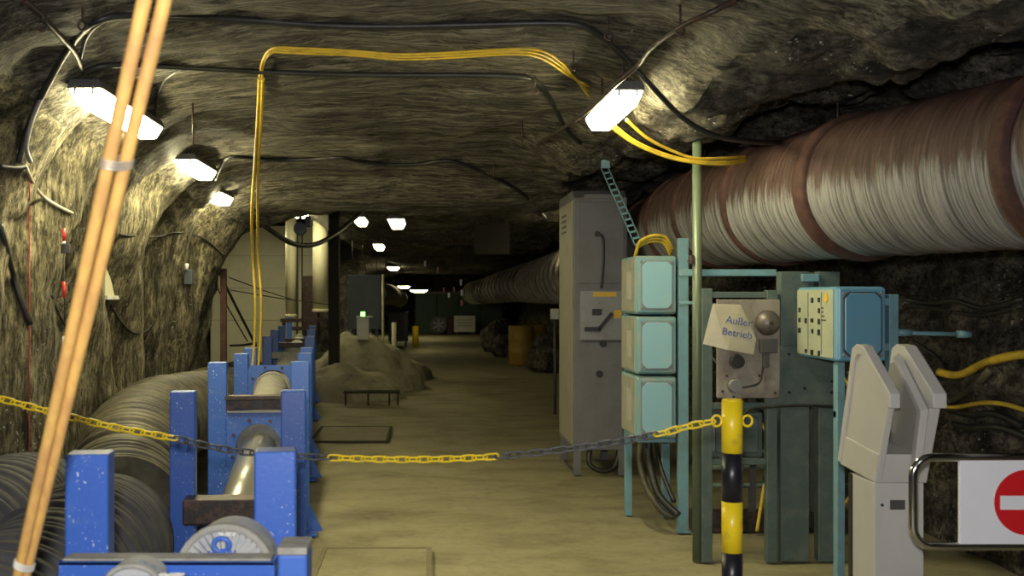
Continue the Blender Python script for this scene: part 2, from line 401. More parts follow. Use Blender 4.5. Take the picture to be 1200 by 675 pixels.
def on_rock(px, py, off=.03):
    d = Vector(((px-VX)/F, 1, -(py-VY)/F)).normalized()
    h = BV.ray_cast(EYEV + d*3.2, d)
    if h[0] is None: return P(px, py, 8)
    return h[0] - d*off
def roof_z(x, Y):
    h = BV.ray_cast(Vector((x, Y, 1.6)), Vector((0, 0, 1)))
    return h[0].z if h[0] is not None else 2.6

# floor with gentle unevenness
mb = MB(); vs = []; fs = []; NX = 60
fy = [y for i, y in enumerate(ys) if i % 3 == 0] + [50]
for Y in fy:
    for k in range(NX+1):
        x = -5.4+9.6*k/NX
        vs.append(Vector((x, Y, -.012 + .012*fbm(Vector((x, Y, 0)), 3))))
for i in range(len(fy)-1):
    for k in range(NX):
        a = i*(NX+1)+k; fs.append((a, a+1, a+NX+2, a+NX+1))
mb.add(vs, fs, 0, True); o = mb.build('floor', 'floor'); struct(o); o['label'] = 'dusty olive concrete floor of the gallery'
mb = MB().box((-5.4, 50, -.1), (4.4, 50.2, 3.2)); o = mb.build('wall_back', 'rock_right'); struct(o)
mb = MB().box((-3.4, -5.2, -.1), (4.4, -5, 3.4)); o = mb.build('wall_front', 'rock_right'); struct(o)

# floor plates
def floor_plate(px0, px1, y0, y1, label, mat='plate', rim=True):
    Yn, Yf = F*EYE/(y1-VY), F*EYE/(y0-VY)
    x0, x1 = (px0-VX)/F*Yn, (px1-VX)/F*Yn
    t = thing('floor_hatch', label, 'floor hatch', ((x0+x1)/2, (Yn+Yf)/2, 0))
    MB().box((x0, Yn, -.01), (x1, Yf, .012)).build('cover', mat, t, .003)
    mb = MB()
    for a, b in (((x0-.03, Yn-.03), (x1+.03, Yn)), ((x0-.03, Yf), (x1+.03, Yf+.03)), ((x1, Yn), (x1+.03, Yf)), ((x0-.03, Yn), (x0, Yf))):
        mb.box((*a, -.01), (*b, .016))
    mb.build('frame', 'darkpit' if rim else 'plate', t)
    return t
floor_plate(366, 452, 501, 518, 'dark steel floor hatch lying in the walkway beyond the yellow chain')
floor_plate(366, 500, 645, 690, 'dusty wide floor hatch close beside the blue frames in front of the chain', 'floor', False)

# ---------------------------------------------------------------- lamps
def lamp(x, Y, z, L, label, mat='lamp', W=.175, hang=True, group='caged strip lamps under the roof'):
    t = thing('strip_lamp', label, 'ceiling lamp', (x, Y+L/2, z), group)
    h = .045
    mb = MB(); y0, y1 = Y, Y+L; w = W/2
    mb.prism([(x-w, y0, z), (x+w, y0, z), (x+w*.8, y0, z+h), (x-w*.8, y0, z+h)], (0, L, 0))
    mb.build('housing', 'darkgrey', t, .004)
    mb = MB(); d = .075
    a = [(x-w*.94, y0+.01, z), (x+w*.94, y0+.01, z), (x+w*.94, y1-.01, z), (x-w*.94, y1-.01, z)]
    b = [(x-w*.6, y0+.06, z-d), (x+w*.6, y0+.06, z-d), (x+w*.6, y1-.06, z-d), (x-w*.6, y1-.06, z-d)]
    mb.add(a+b, [(0,1,2,3),(7,6,5,4),(0,4,5,1),(1,5,6,2),(2,6,7,3),(3,7,4,0)])
    mb.build('diffuser', mat, t, .012)
    for sx in (-1, 1):
        mb = MB()
        mb.box((x+sx*w*.5-.005, y0-.004, z-.03), (x+sx*w*.5+.005, y0+.012, z+.01))
        mb.build('clip', 'grey', t)
    if hang:
        for yy in (y0+.12, y1-.12):
            zt = roof_z(x, yy)+.02
            mb = MB().tube([(x, yy, z+h-.005), (x, yy, zt)], .006, 6)
            mb.tube([(x+.02*math.cos(q), yy, z+h+.03+.025*math.sin(q)) for q in [i*PI/6 for i in range(12)]], .005, 6, closed=True)
            mb.build('hanger', 'rustbeam', t)
    return t
lamp(-1.67, 5.2, 2.565, 1.25, 'large lit strip lamp nearest the left rock wall, behind the wooden poles')
lamp(1.0, 5.3, 2.575, .9, 'lit strip lamp hung right of the gangway, above the green pole and duct')
lamp(-1.77, 7.8, 2.55, .8, 'second lit lamp along the left wall, small, behind the large one')
lamp(-1.90, 9.45, 2.47, .6, 'third and smallest lit lamp along the left wall, left of the yellow hanging cable')
lamp(-.87, 13.6, 2.56, .9, 'small far lamp under the roof beyond the brow, just right of the cream pipe', 'lampdim')
lamp(-.36, 12.4, 2.45, .9, 'far lamp seen end-on in the bright strip behind the roof brow', 'lampdim', .22)
lamp(-.76, 16.6, 2.36, .9, 'far lamp below the end-on one in the dark middle of the gallery', 'lampdim')
lamp(-.95, 30, 2.42-.05, 1.0, 'tiny far lamp above the dark grey cabinet roofline', 'lampmid', .35, group='far lamps at the end of the gallery')
lamp(-.86, 40, 1.92, .6, 'tiny lamp left of the bright far lamp row above the ringed sign', 'lampmid', .5, True, 'far lamps at the end of the gallery')
lamp(-.28, 38, 1.76, .3, 'elongated bright lamp at the very end of the gallery', 'lampmid', .7, True, 'far lamps at the end of the gallery')
# lamps that light the place from behind the viewer
lamp(-.9, -1.2, 2.6, 1.3, 'white strip lamp in the gallery behind the viewpoint', 'lampcool', .3, group='white strip lamps at the gate')
lamp(1.3, -.6, 2.55, 1.3, 'white strip lamp over the gate behind the viewpoint', 'lampcool', .3, group='white strip lamps at the gate')
# unseen lamps further down; the bay pair is added to brighten panels and pipes
0 and lamp(1.2, 24, 2.30, 1.2, 'lamp hidden behind the second roof brow over the barrels', 'lampdim', .2, group='far lamps at the end of the gallery')
lamp(2.25, 14.6, 2.5, 1.0, 'lamp hidden from the gate behind the grey switchgear cabinet', 'lampmid', .3, group='far lamps at the end of the gallery')
lamp(-2.3, 18.4, 3.05, 1.2, 'second added lamp in the side bay, out of view, lighting the cream pipes', 'lampfill', .3, group='added lamps hidden in the side bay')
lamp(-3.5, 20.5, 3.02, 1.2, 'added lamp in the side bay, out of view, lighting the white panels', 'lampfill', .4, group='added lamps hidden in the side bay')

# ---------------------------------------------------------------- ventilation duct
def duct():
    pts = [(3.75,2.3,2.16),(3.3,3.2,2.15),(2.72,4.8,2.15),(2.39,5.9,2.15),(2.2,7.3,2.15),(2.2,8.8,2.16),(2.34,12,2.08),(2.32,17,1.88),(2.28,28,1.84),(1.95,40,1.7),(1.8,43,1.68)]
    path = resample(smooth_path(pts, 40), .0105)
    path = [p for i, p in enumerate(path) if p.y < 14 or i % 4 == 0]
    t = thing('ventilation_duct', 'huge rusty brown and whitish spiral ventilation duct along the right wall', 'ventilation duct', path[0])
    n = 56; vs = []; uvs = []; L = 0; R0 = .385
    ph = 0
    for i, p in enumerate(path):
        if i: L += (p-path[i-1]).length
        T = (path[min(i+1, len(path)-1)]-path[max(i-1, 0)]).normalized()
        u = T.cross(Vector((0,0,1))).normalized(); w = u.cross(T)   # w up
        for k in range(n):
            a = 2*PI*k/n
            rr = R0 + .0035*math.sin(2*PI*(L/.042 + k/n)) + .009*noise.noise(Vector((L*17, math.cos(a)*1.2, math.sin(a)*1.2))) + .008*noise.noise(Vector((L*1.2, math.cos(a)*2, math.sin(a)*2)))
            if p.y > 12.5: rr += .045*abs(math.sin(PI*L/.50))-.02+.0*math.sin(2*PI*L/.30)*min(1, (p.y-12.5)/1.0) + .01*noise.noise(Vector((L*2,0,0)))
            vs.append(p + w*(rr*math.cos(a)) + u*(rr*math.sin(a)))
            uvs.append((L, k/n))
    mb = MB(); fs = []; fuv = []
    for i in range(len(path)-1):
        for k in range(n):
            k2 = (k+1) % n
            fs.append((i*n+k, i*n+k2, (i+1)*n+k2, (i+1)*n+k))
            v2 = (k+1)/n
            fuv.append([(uvs[i*n+k][0], k/n), (uvs[i*n+k][0], v2), (uvs[(i+1)*n+k][0], v2), (uvs[(i+1)*n+k][0], k/n)])
    mb.add(vs, fs, 0, True)
    me = bpy.data.meshes.new('hose_skin'); off = Vector(t['_w'])
    me.from_pydata([p-off for p in vs], [], fs)
    uvl = me.uv_layers.new(name='UVMap')
    li = 0
    for q in fuv:
        for c in q: uvl.data[li].uv = c; li += 1
    for p in me.polygons: p.use_smooth = True
    me.materials.append(M['duct'])
    o = bpy.data.objects.new('duct_skin', me); C.objects.link(o); o.parent = t
    # rust-brown coupling bands, placed where the photograph shows them
    for Yb in (3.3, 4.62, 5.85, 6.75, 7.75, 8.8, 10.5, 14, 18, 23, 30, 38):
        i = min(range(len(path)), key=lambda q: abs(path[q].y-Yb))
        T = (path[min(i+4, len(path)-1)]-path[max(i-4, 0)]).normalized(); c = path[i]
        big = Yb in (4.62, 5.85)
        hw = (.055 if Yb == 5.85 else .045) if big else .022
        mb = MB(); rr = R0+.02
        ax = [c+T*d for d in (-hw-.006, -hw, -hw*.3, 0, hw*.3, hw, hw+.006)]
        mb.tube(ax, rr, 56, 0, False, radii=[R0-.02, rr, rr+.006, rr+.002, rr+.006, rr, R0-.02])
        mb.build('coupling_band', 'rust', t)
    # pale stiffening hoops of the flexible far stretch
    Yb = 13.2
    while Yb < 42:
        i = min(range(len(path)), key=lambda q: abs(path[q].y-Yb))
        T = (path[min(i+2, len(path)-1)]-path[max(i-2, 0)]).normalized(); c = path[i]
        u = T.cross(Vector((0,0,1))).normalized(); w = u.cross(T)
        MB().tube([c+u*(.425*math.cos(a))+w*(.425*math.sin(a)) for a in [k*PI/20 for k in range(40)]], .035, 8, closed=True).build('hoop', 'board', t)
        Yb += .62 if Yb < 22 else 1.3
    # wire hangers up to the roof
    for Yb in (4.3, 6.1, 8.4, 10.6, 15, 22, 34):
        i = min(range(len(path)), key=lambda q: abs(path[q].y-Yb)); c = path[i]
        zt = roof_z(c.x, c.y)+.05
        MB().tube([c+Vector((0,0,.36)), Vector((c.x, c.y, max(zt, c.z+.42)))], .008, 6).build('hanger', 'rustbeam', t)
    return t
duct()

# ---------------------------------------------------------------- blue pipe frames
HEAD = math.atan(.1)
def cx(Y): return -.396-.1*Y
def make_frame():
    t = thing('pipe_support_frame', '', 'pipe support frame', (0,0,0), 'blue pipe support frames in line')
    hw = .265
    for s in (-1, 1):
        MB().box((s*hw-.06, -.05, 0), (s*hw+.06, .05, 1.09)).build('post', 'blue', t, .006)
        MB().box((s*hw-.11, -.12, 0), (s*hw+.11, .12, .014)).build('foot_plate', 'blue', t, .003)
        mb = MB(); e = s*(hw+.058)
        mb.prism([(e, -.006, .012), (e+s*.09, -.006, .012), (e, -.006, .19)], (0, .012, 0))
        mb.build('gusset', 'blue', t)
    MB().box((-hw+.06, -.035, .10), (hw-.06, .035, .18)).build('cross_bar', 'blue', t, .004)
    return t
fl = [(3.1, 1.01, 'nearest blue frame, its two short posts standing in front of the chain'),
      (5.2, 1.0, 'second blue frame with a black rusty beam low between its posts'),
      (6.95, 1.03, 'third blue frame holding a round pipe plate under a dark flange'),
      (9.0, .98, 'fourth blue frame with a dusty pipe coming through its plate'),
      (10.2, .97, 'fifth blue frame, beside the foot of the yellow hanging cable'),
      (13.4, .96, 'sixth blue frame, just past the yellow hanging cable'),
      (15.6, .97, 'seventh blue frame, in front of the narrow eighth'),
      (18.5, .95, 'eighth blue frame, second farthest of the row'),
      (23.0, 1.05, 'farthest and tallest-looking blue frame under the cream vertical pipes')]
f0 = make_frame(); frames = []
for i, (Y, sz, lb) in enumerate(fl):
    if i == 0:
        o = f0; o.location = (cx(Y), Y, 0); o.rotation_euler = (0,0,HEAD); o.scale = (1,1,sz); o['label'] = lb
    else: o = dup(f0, (cx(Y), Y, 0), lb, HEAD, (1,1,sz))
    frames.append(o)
def ring_pts(c, r, n, ax='y'):
    return [Vector((c[0]+r*math.cos(2*PI*i/n), c[1], c[2]+r*math.sin(2*PI*i/n))) for i in range(n)]
def plate_with_hole(par, w, z0, z1, zc, r, y=-.062, th=.012):
    """steel plate between the posts with a round hole for the pipe (local coordinates)"""
    mb = MB(); n = 40; inner = []; outer = []
    for i in range(n):
        a = 2*PI*i/n; c, s_ = math.cos(a), math.sin(a)
        inner.append(Vector((r*c, y, zc+r*s_)))
        k = min((w/abs(c)) if abs(c) > 1e-6 else 1e9, ((z1-zc)/s_) if s_ > 1e-6 else 1e9, ((zc-z0)/-s_) if s_ < -1e-6 else 1e9)
        outer.append(Vector((k*c, y, zc+k*s_)))
    d = Vector((0, th, 0))
    vs = inner+outer+[p+d for p in inner]+[p+d for p in outer]; fs = []
    for i in range(n):
        j = (i+1) % n
        fs += [(i, j, n+j, n+i), (2*n+i, 3*n+i, 3*n+j, 2*n+j), (i, 2*n+i, 2*n+j, j), (n+i, n+j, 3*n+j, 3*n+i)]
    mb.add(vs, fs); pl = mb.build('pipe_plate', 'blue', par)
    mb = MB()
    for a in [PI*k/4+.35 for k in range(8)]:
        p = Vector((1.22*r*math.cos(a), y, zc+1.22*r*math.sin(a)))
        if abs(p.x) < w and z0 < p.z < z1: mb.cyl(p-Vector((0,.014,0)), p, .012, 6)
    mb.build('bolt', 'rustbeam', pl)
    return pl
# frame 2 : black beam
MB().box((-.245, -.20, .48), (.20, -.055, .595)).build('cross_beam', 'rustbeam', frames[1], .008)
# frame 3
plate_with_hole(frames[2], .205, .22, .78, .56, .145)
MB().box((-.20, -.085, .775), (.205, -.06, .79)).build('flange_strip', 'grey', frames[2], .002)
MB().box((-.21, -.13, .86), (.205, -.03, .885)).box((-.21, -.05, .79), (.205, -.03, .87)).build('top_flange', 'rustbeam', frames[2], .003)
MB().cyl((0, -.08, .83), (0, -.05, .83), .03, 12).build('bolt', 'black', frames[2])
# frame 4
plate_with_hole(frames[3], .205, .35, .99, .80, .15)
for i, (z, m) in enumerate(((.9, 'rustbeam'), (.88, 'dusttop'), (.9, 'rustbeam'), (.86, 'rustbeam'), (.85, 'rustbeam'))):
    MB().box((-.205, -.05, z-.08), (.205, .05, z)).build('cross_beam', m, frames[4+i], .005)

def pipe(a, b, r, label, flanges=(), mat='pipe', name='steel_pipe'):
    t = thing(name, label, 'pipe', a, 'grey pipes along the blue frames')
    MB().cyl(a, b, r, 40).build('tube', mat, t)
    a, b = Vector(a), Vector(b); d = (b-a).normalized()
    for f in flanges:
        c = a+(b-a)*f
        MB().cyl(c-d*.015, c+d*.015, r+.016, 40).build('collar', mat, t, .003)
    return t
pipe((cx(5.03)+.0, 5.03, .415), (cx(6.85), 6.85, .555), .122, 'grey sloping pipe between the second and third blue frames', (.02,))
pipe((cx(7.02), 7.02, .57), (cx(8.9), 8.9, .79), .135, 'dusty pipe section between the third and fourth blue frames', (.02, .93), 'dusttop')
pipe((cx(9.1), 9.1, .68), (cx(22.9), 22.9, .64), .14, 'dark dusty pipe running on under the farther blue frames', (.1,.3,.5,.7,.9), 'dusttop')

# drive station in front
BW = 2.74
t = thing('drive_base_frame', 'blue channel beam with dusty top carrying the motor at the front', 'machine frame', (-.65, BW, 0))
x0, x1 = (68-VX)/F*BW, (322-VX)/F*BW
mb = MB(); mb.box((x0, BW, .73), (x1, BW+.012, .868)); mb.box((x0, BW, .856), (x1, BW+.075, .868)); mb.box((x0, BW, .73), (x1, BW+.075, .742))
mb.build('channel_beam', 'blue', t, .003)
MB().box((x0+.01, BW+.004, .868), (x1-.01, BW+.07, .874)).build('dust_layer', 'dusttop', t, .002)
for xx in (x0+.05, x1-.05):
    for yy in (BW+.04,): MB().box((xx-.035, yy-.03, 0), (xx+.035, yy+.03, .735)).build('leg', 'blue', t, .004)
# end block at the right
t = thing('bearing_block', 'blue block with grey crumbling dust on top, right of the motor', 'bearing block', ((341-VX)/F*2.8, 2.8, .0))
xa, xb = (318-VX)/F*2.78, (362-VX)/F*2.78
xa = max(xa, x1+.006)
MB().box((xa, 2.74, .55), (xb, 2.86, .885)).build('housing', 'blue_dusty', t, .008)
MB().box((xa-.0, 2.735, .885), (xb, 2.865, .905)).build('dust_layer', 'dusttop', t, .004)
MB().box((xa+.02, 2.75, 0), (xb-.02, 2.85, .55)).build('pedestal', 'blue', t, .004)
MB().cyl((xb-.10, 2.70, .80), (xb-.10, 2.74, .80), .03, 12).build('shaft_end', 'grey', t)

def motor():
    X, Yc, Z, r = (264-VX)/F*2.87, 2.87, .805, .122
    t = thing('electric_motor', 'dusty round motor cover with fins and a blue cast ring on the blue beam', 'motor', (X, Yc, 0))
    A0 = -.9
    def half(rad, y0, y1, name, m, parent, z=Z, n=28, inner=0):
        mb = MB(); an = lambda i: A0+(PI-2*A0)*i/n
        mb = MB(); pr = [(X+rad*math.cos(an(i)), y0, z+rad*math.sin(an(i))) for i in range(n+1)]
        if inner: pr += [(X+inner*math.cos(an(i)), y0, z+inner*math.sin(an(i))) for i in range(n, -1, -1)]
        if inner:
            N = n+1; vs = pr + [(p[0], y1, p[2]) for p in pr]; fs = []
            A = list(range(N)); B = list(range(2*N-1, N-1, -1)); o2 = 2*N
            for i in range(n):
                fs += [(A[i], A[i+1], B[i+1], B[i]), (A[i]+o2, B[i]+o2, B[i+1]+o2, A[i+1]+o2), (A[i], A[i]+o2, A[i+1]+o2, A[i+1]), (B[i], B[i+1], B[i+1]+o2, B[i]+o2)]
            fs += [(A[0], B[0], B[0]+o2, A[0]+o2), (A[n], A[n]+o2, B[n]+o2, B[n])]
            mb.add(vs, fs)
        else: mb.prism(pr, (0, y1-y0, 0))
        return mb.build(name, m, parent, .004)
    half(r, Yc, Yc+.16, 'cowl', 'dust', t)
    half(r+.012, Yc-.012, Yc+.02, 'rim', 'dusttop', t, inner=r-.006)
    # radial fins on the face
    mb = MB()
    for i in range(1, 18):
        a = PI*i/18; c, s_ = math.cos(a), math.sin(a); R = Matrix.Rotation(-(a-PI/2), 3, 'Y')
        r0, r1 = .062, r-.01
        p = Vector((X+c*(r0+r1)/2, Yc-.006, Z+s_*(r0+r1)/2)); h = (r1-r0)/2
        mb.box(p-Vector((.0025, .008, h)), p+Vector((.0025, .008, h)), 0, R, p)
    mb.build('fin', 'dust', t)
    mb = MB()
    mb.tube([(X-.008+.021*math.cos(q), Yc-.012, Z+.078+.018*math.sin(q)) for q in [i*PI/10 for i in range(20)]], .008, 8, closed=True)
    mb.box((X-.045, Yc-.014, Z+.045), (X+.03, Yc-.0, Z+.062))
    mb.v = [v+Vector((0,0,0)) for v in mb.v]
    mb.build('cast_ring', 'blue', t, .003)
    MB().box((X-.02, Yc-.010, Z+.1), (X+.03, Yc-.001, Z+.112)).build('nameplate', 'labelw', t, .002)
    MB().box((X-.13, Yc-.0, 0), (X+.13, Yc+.13, .71)).build('mounting_foot', 'dusttop', t, .002)
motor()
def elbow():
    c = P(155, 672, 2.62)
    t = thing('gear_housing', 'small grey arched gear housing on a blue block in front of the blue beam', 'gear housing', (c.x, c.y, 0))
    mb = MB(); n = 18; y0 = 2.62
    z = .848
    ar = [(c.x-.0+.066*math.cos(PI*i/n), y0, z+.045*math.sin(PI*i/n)) for i in range(n+1)]
    mb.prism(ar, (0, .09, 0)); mb.build('arched_cover', 'dust', t, .004)
    mb = MB(); mb.tube([(c.x+.062*math.cos(PI*i/n), y0-.006, z+.041*math.sin(PI*i/n)) for i in range(n+1)], .007, 8); mb.build('rim', 'dusttop', t)
    MB().box((c.x-.075, y0-.02, .72), (c.x+.13, y0+.035, .862)).build('block', 'blue', t, .005)
    MB().box((c.x-.05, y0, 0), (c.x+.12, y0+.08, .72)).build('pedestal', 'blue', t, .005)
elbow()

# ---------------------------------------------------------------- ribbed hoses
def hose(pts, r, pitch, mat, label, jit=.15, n=44, amp=.34):
    path = resample(smooth_path(pts, 30), pitch/5)
    mb = MB(); radii = []
    for i, p in enumerate(path):
        k, f = divmod(i, 5); j = 1+jit*.14*(random.Random(k*13+int(r*1000)).random()-.5)
        radii.append(r*j*(1+[1, 1, .95, .2, -1.3][f]*amp*pitch/r))
    off = [p+Vector((.010*(random.Random(i//5*7+3).random()-.5), 0, .010*(random.Random(i//5*5+9).random()-.5)))+Vector((.012*noise.noise(p*3), 0, .012*noise.noise(p*3+Vector((5,0,0))))) for p in path]
    mb.tube(off, r, n, 0, True, radii)
    o = mb.build('ribbed_hose', mat, None, loc=path[0]); tag(o, label, 'hose', 'ribbed hoses along the left wall'); return o
hose([(-2.35,14,.42),(-2.1,10.5,.52),(-1.93,8.6,.62),(-1.84,7.2,.68),(-1.72,6.2,.60),(-1.6,5.55,.42)], .30, .024, 'hose_olive', 'olive dusty finely ribbed hose climbing over at the rock wall behind the chain', .8)
hose([(-1.56,5.15,.36),(-1.46,4.6,.42),(-1.40,4.0,.44),(-1.36,3.3,.42),(-1.35,3.0,.41)], .31, .042, 'hose_black', 'thick dark grey ribbed hose lying against the nearest blue post', .8)
hose([(-2.02,5.9,.34),(-1.96,5.2,.50),(-1.93,4.6,.50),(-2.02,4.05,.34)], .26, .034, 'hose_black', 'black ribbed hose at the very left foot of the rock wall', .8)
hose([(-1.58,9.4,.27),(-1.5,8.0,.27),(-1.70,6.6,.0+.26)], .22, .03, 'hose_black', 'lower black hose lying under the olive ribbed hose') if False else None

# ---------------------------------------------------------------- leaning wooden poles
def poles():
    a0, b0 = P(22, 670, 2.4), P(169, 0, 1.9)
    a1, b1 = P(31, 670, 2.42), P(193, 0, 1.92)
    t = thing('wooden_pole_bundle', 'two blurred orange-tan wooden poles leaning, tied with wire, close in front', 'wooden poles', (a0+(a0-b0)*.41))
    for (a, b) in ((a0, b0), (a1, b1)):
        d = b-a
        lo = a - d*((a.z-.005)/d.z); hi = b - d*((2.8-b.z)/-d.z)
        rr = [.0105, .0115, .0125, .0135, .014]
        pts = [lo+(hi-lo)*k/4 for k in range(5)]
        MB().tube(pts, .018, 16, radii=rr).build('pole', 'wood', t)
    for k, m in ((.755, 'wire'), (.01, 'labelw')):
        c0, c1 = a0+(b0-a0)*k, a1+(b1-a1)*k
        c = (c0+c1)/2; d = (b0-a0).normalized(); e = (c1-c0).normalized(); g = d.cross(e).normalized()
        hw = (c1-c0).length/2+.015
        mb = MB()
        for q in range(3):
            cc = c+d*(.007*q)
            mb.tube([cc+e*(hw*math.cos(a))+g*(.0165*math.sin(a)) for a in [i*PI/10 for i in range(20)]], .0025, 6, closed=True)
        mb.build('wire_tie', m, t)
poles()

# ---------------------------------------------------------------- barrier chain and bollard
BX, BY = 1.131, 3.95
t = thing('striped_bollard', 'yellow and black striped post holding the chain, right of the walkway', 'barrier post', (BX, BY, 0))
zs = [1.55-(y-347)/316 for y in (470, 530, 587, 646)]+[.41-.0, .22, .02]
zs = [1.161, .971, .791, .604, .41, .22, .02]
for i in range(6):
    MB().cyl((BX, BY, zs[i+1]), (BX, BY, zs[i]), .038, 32).build('band', 'yellow' if i % 2 == 0 else 'bollblack', t)
MB().cyl((BX, BY, zs[0]), (BX, BY, zs[0]+.008), .0385, 32, .034).build('cap', 'yellow', t)
MB().cyl((BX, BY, 0), (BX, BY, .02), .11, 32).build('base_plate', 'bollblack', t)
for s in (-1, 1):
    c = Vector((BX+s*.057, BY, 1.088))
    mb = MB().tube([c+Vector((.018*math.cos(a), .0, .02*math.sin(a))) for a in [i*PI/10 for i in range(20)]], .0045, 8, closed=True)
    mb.build('eye_ring', 'yellow', t)

def chain():
    ctrl = [P(836,494,3.95), P(805,500,3.96), P(770,509,3.98), P(690,523,4.0), P(580,535,4.05), P(480,538.5,4.1), P(380,536,4.12), P(300,531,4.12), P(255,525,4.12), P(205,514,4.12), P(130,500,4.12), P(60,483,4.12), P(0,467,4.12), P(-90,440,4.12), P(-186,405,4.12)]
    path = resample(smooth_path(ctrl, 12), .043)
    t = thing('barrier_chain', 'sagging plastic chain in yellow and dark grey stretches across the walkway', 'chain', path[0])
    secs = {}
    def sec(px): return 0 if px > 765 else (1 if px > 580 else (2 if px > 381 else (3 if px > 205 else 4)))
    for i in range(len(path)-1):
        a, b = path[i], path[i+1]; c = (a+b)/2; d = (b-a).normalized()
        px = VX+c.x/c.y*F; k = sec(px); mb = secs.setdefault(k, MB())
        side = Vector((0,0,1)) if i % 2 else Vector((0,1,0))
        side = (side*.83 + Vector((0,1,0) if i % 2 else (0,0,1))*.5).normalized()
        side = (side-d*side.dot(d)).normalized()
        hl, hw = .029, .0115; pts = []
        for q in range(20):
            an = 2*PI*q/20; ca, sa = math.cos(an), math.sin(an)
            x = (hl-hw)*(1 if ca > 0 else -1)*(1 if abs(ca) > 1e-6 else 0)+hw*ca
            pts.append(c+d*x+side*(hw*sa))
        mb.tube(pts, .0042, 6, closed=True)
    for k, mb in secs.items():
        o = mb.build('chain_links', 'yellow' if k in (0, 2, 4) else 'darklink', t)
        o['label'] = 'yellow links' if k in (0, 2, 4) else 'dark grey links'
chain()

# ---------------------------------------------------------------- ticket pedestal and no-entry gate
def pedestal():
    X0, X1 = 1.797, 1.995
    t = thing('ticket_pedestal', 'pale grey access pedestal with two slanted wings beside the no-entry gate', 'access terminal', ((X0+X1)/2, 4.4, 0))
    MB().box((X0, 4.28, 0), (X1, 4.53, .80)).build('column', 'turn', t, .004)
    # head block, leaning towards the viewer
    def prof(pts, xa, xb, name, m='turn', bev=.004, parent=None):
        mb = MB().prism([(xa, p[0], p[1]) for p in pts], (xb-xa, 0, 0)); return mb.build(name, m, parent or t, bev)
    prof([(4.64,.82),(4.28,.80),(4.245,.92),(4.61,.95)], X0, X1, 'head_base')
    wing = [(4.64,.82),(4.28,.80),(4.165,1.11),(4.40,1.305),(4.455,1.315),(4.50,1.29)]
    rim = [(4.165,1.115),(4.13,1.115),(4.13,1.172),(4.385,1.345),(4.455,1.35),(4.50,1.33),(4.66,.83),(4.62,.83),(4.475,1.28),(4.44,1.308),(4.40,1.305)]
    for xa, xb, nm in ((X0+.004, X0+.030, 'l'), (X1-.030, X1+.012, 'r')):
        w = prof(wing, xa, xb, 'wing')
    prof(rim, X0-.004, X0+.038, 'wing_rim')
    prof(rim, X1-.034, X1+.020, 'wing_rim')
    # inner plate with textured reader face
    inn = [(4.25,.86),(4.185,1.085),(4.40,1.27),(4.46,1.27),(4.60,.86)]
    prof([(4.21,.86),(4.15,1.105),(4.39,1.305),(4.41,1.29),(4.19,1.10),(4.25,.86)], X1-.072, X1-.040, 'reader_frame')
    m, nt, b = node_mat('perforated_reader')
    tc = nt.nodes.new('ShaderNodeTexCoord'); ch = nt.nodes.new('ShaderNodeTexChecker'); ch.inputs['Scale'].default_value = 130
    ch.inputs['Color1'].default_value = (.50,.48,.42,1); ch.inputs['Color2'].default_value = (.22,.215,.20,1)
    nt.links.new(tc.outputs['Object'], ch.inputs[0]); nt.links.new(ch.outputs[0], b.inputs['Base Color']); M['reader'] = m
    prof(inn, X1-.058, X1-.040, 'reader_face', 'reader', 0)
    MB().box((X0+.05, 4.45, .95), (X1-.062, 4.60, 1.0)).build('slot_bottom', 'black', t)
    MB().box((X0+.062, 4.277, .693), (X0+.122, 4.281, .732)).build('display_window', 'darkgrey', t, .001)
    MB().cyl((X0+.03, 4.276, .712), (X0+.03, 4.282, .712), .006, 10).build('key_lock', 'black', t)
    MB().box((X0-.006, 4.50, 0), (X0, 4.53, .80)).build('side_seam', 'black', t)
pedestal()

def gate():
    Y = 3.85; s = F/Y
    def Q(px, py): return P(px, py, Y)
    t = thing('no_entry_gate', 'chrome loop gate arm carrying a red and white no-entry sign', 'gate', (Q(1360, 0).x, Y, 0))
    pts = []
    x0, x1 = Q(1070, 0).x, Q(1345, 0).x; zt, zb = Q(0, 536).z, Q(0, 640).z; r = .07
    pts += [Vector((x1, Y, zt))] + [Vector((x0+r, Y, zt))]
    for i in range(1, 9):
        a = PI/2+PI/2*i/8; pts.append(Vector((x0+r+r*math.cos(a), Y, zt-r+r*math.sin(a))))
    for i in range(0, 9):
        a = PI+PI/2*i/8; pts.append(Vector((x0+r+r*math.cos(a), Y, zb+r+r*math.sin(a))))
    pts.append(Vector((x1, Y, zb)))
    MB().tube(pts, .0155, 20).build('tube_loop', 'chrome', t)
    sx0, sx1 = Q(1123, 0).x, Q(1277, 0).x
    mb = MB().box((sx0, Y-.012, zb+.008), (sx1, Y+.004, zt-.006))
    sg = mb.build('sign_plate', 'white', t, .002)
    c = Q(1201, 588)
    MB().cyl((c.x, Y-.016, c.z), (c.x, Y-.012, c.z), .1175, 64).build('red_disc', 'red', sg)
    MB().box((c.x-.098, Y-.019, c.z-.025), (c.x+.098, Y-.016, c.z+.025)).build('white_bar', 'white', sg)
    MB().cyl((x1+.02, Y, 0), (x1+.02, Y, 1.02), .03, 24).build('gate_post', 'chrome', t)
gate()

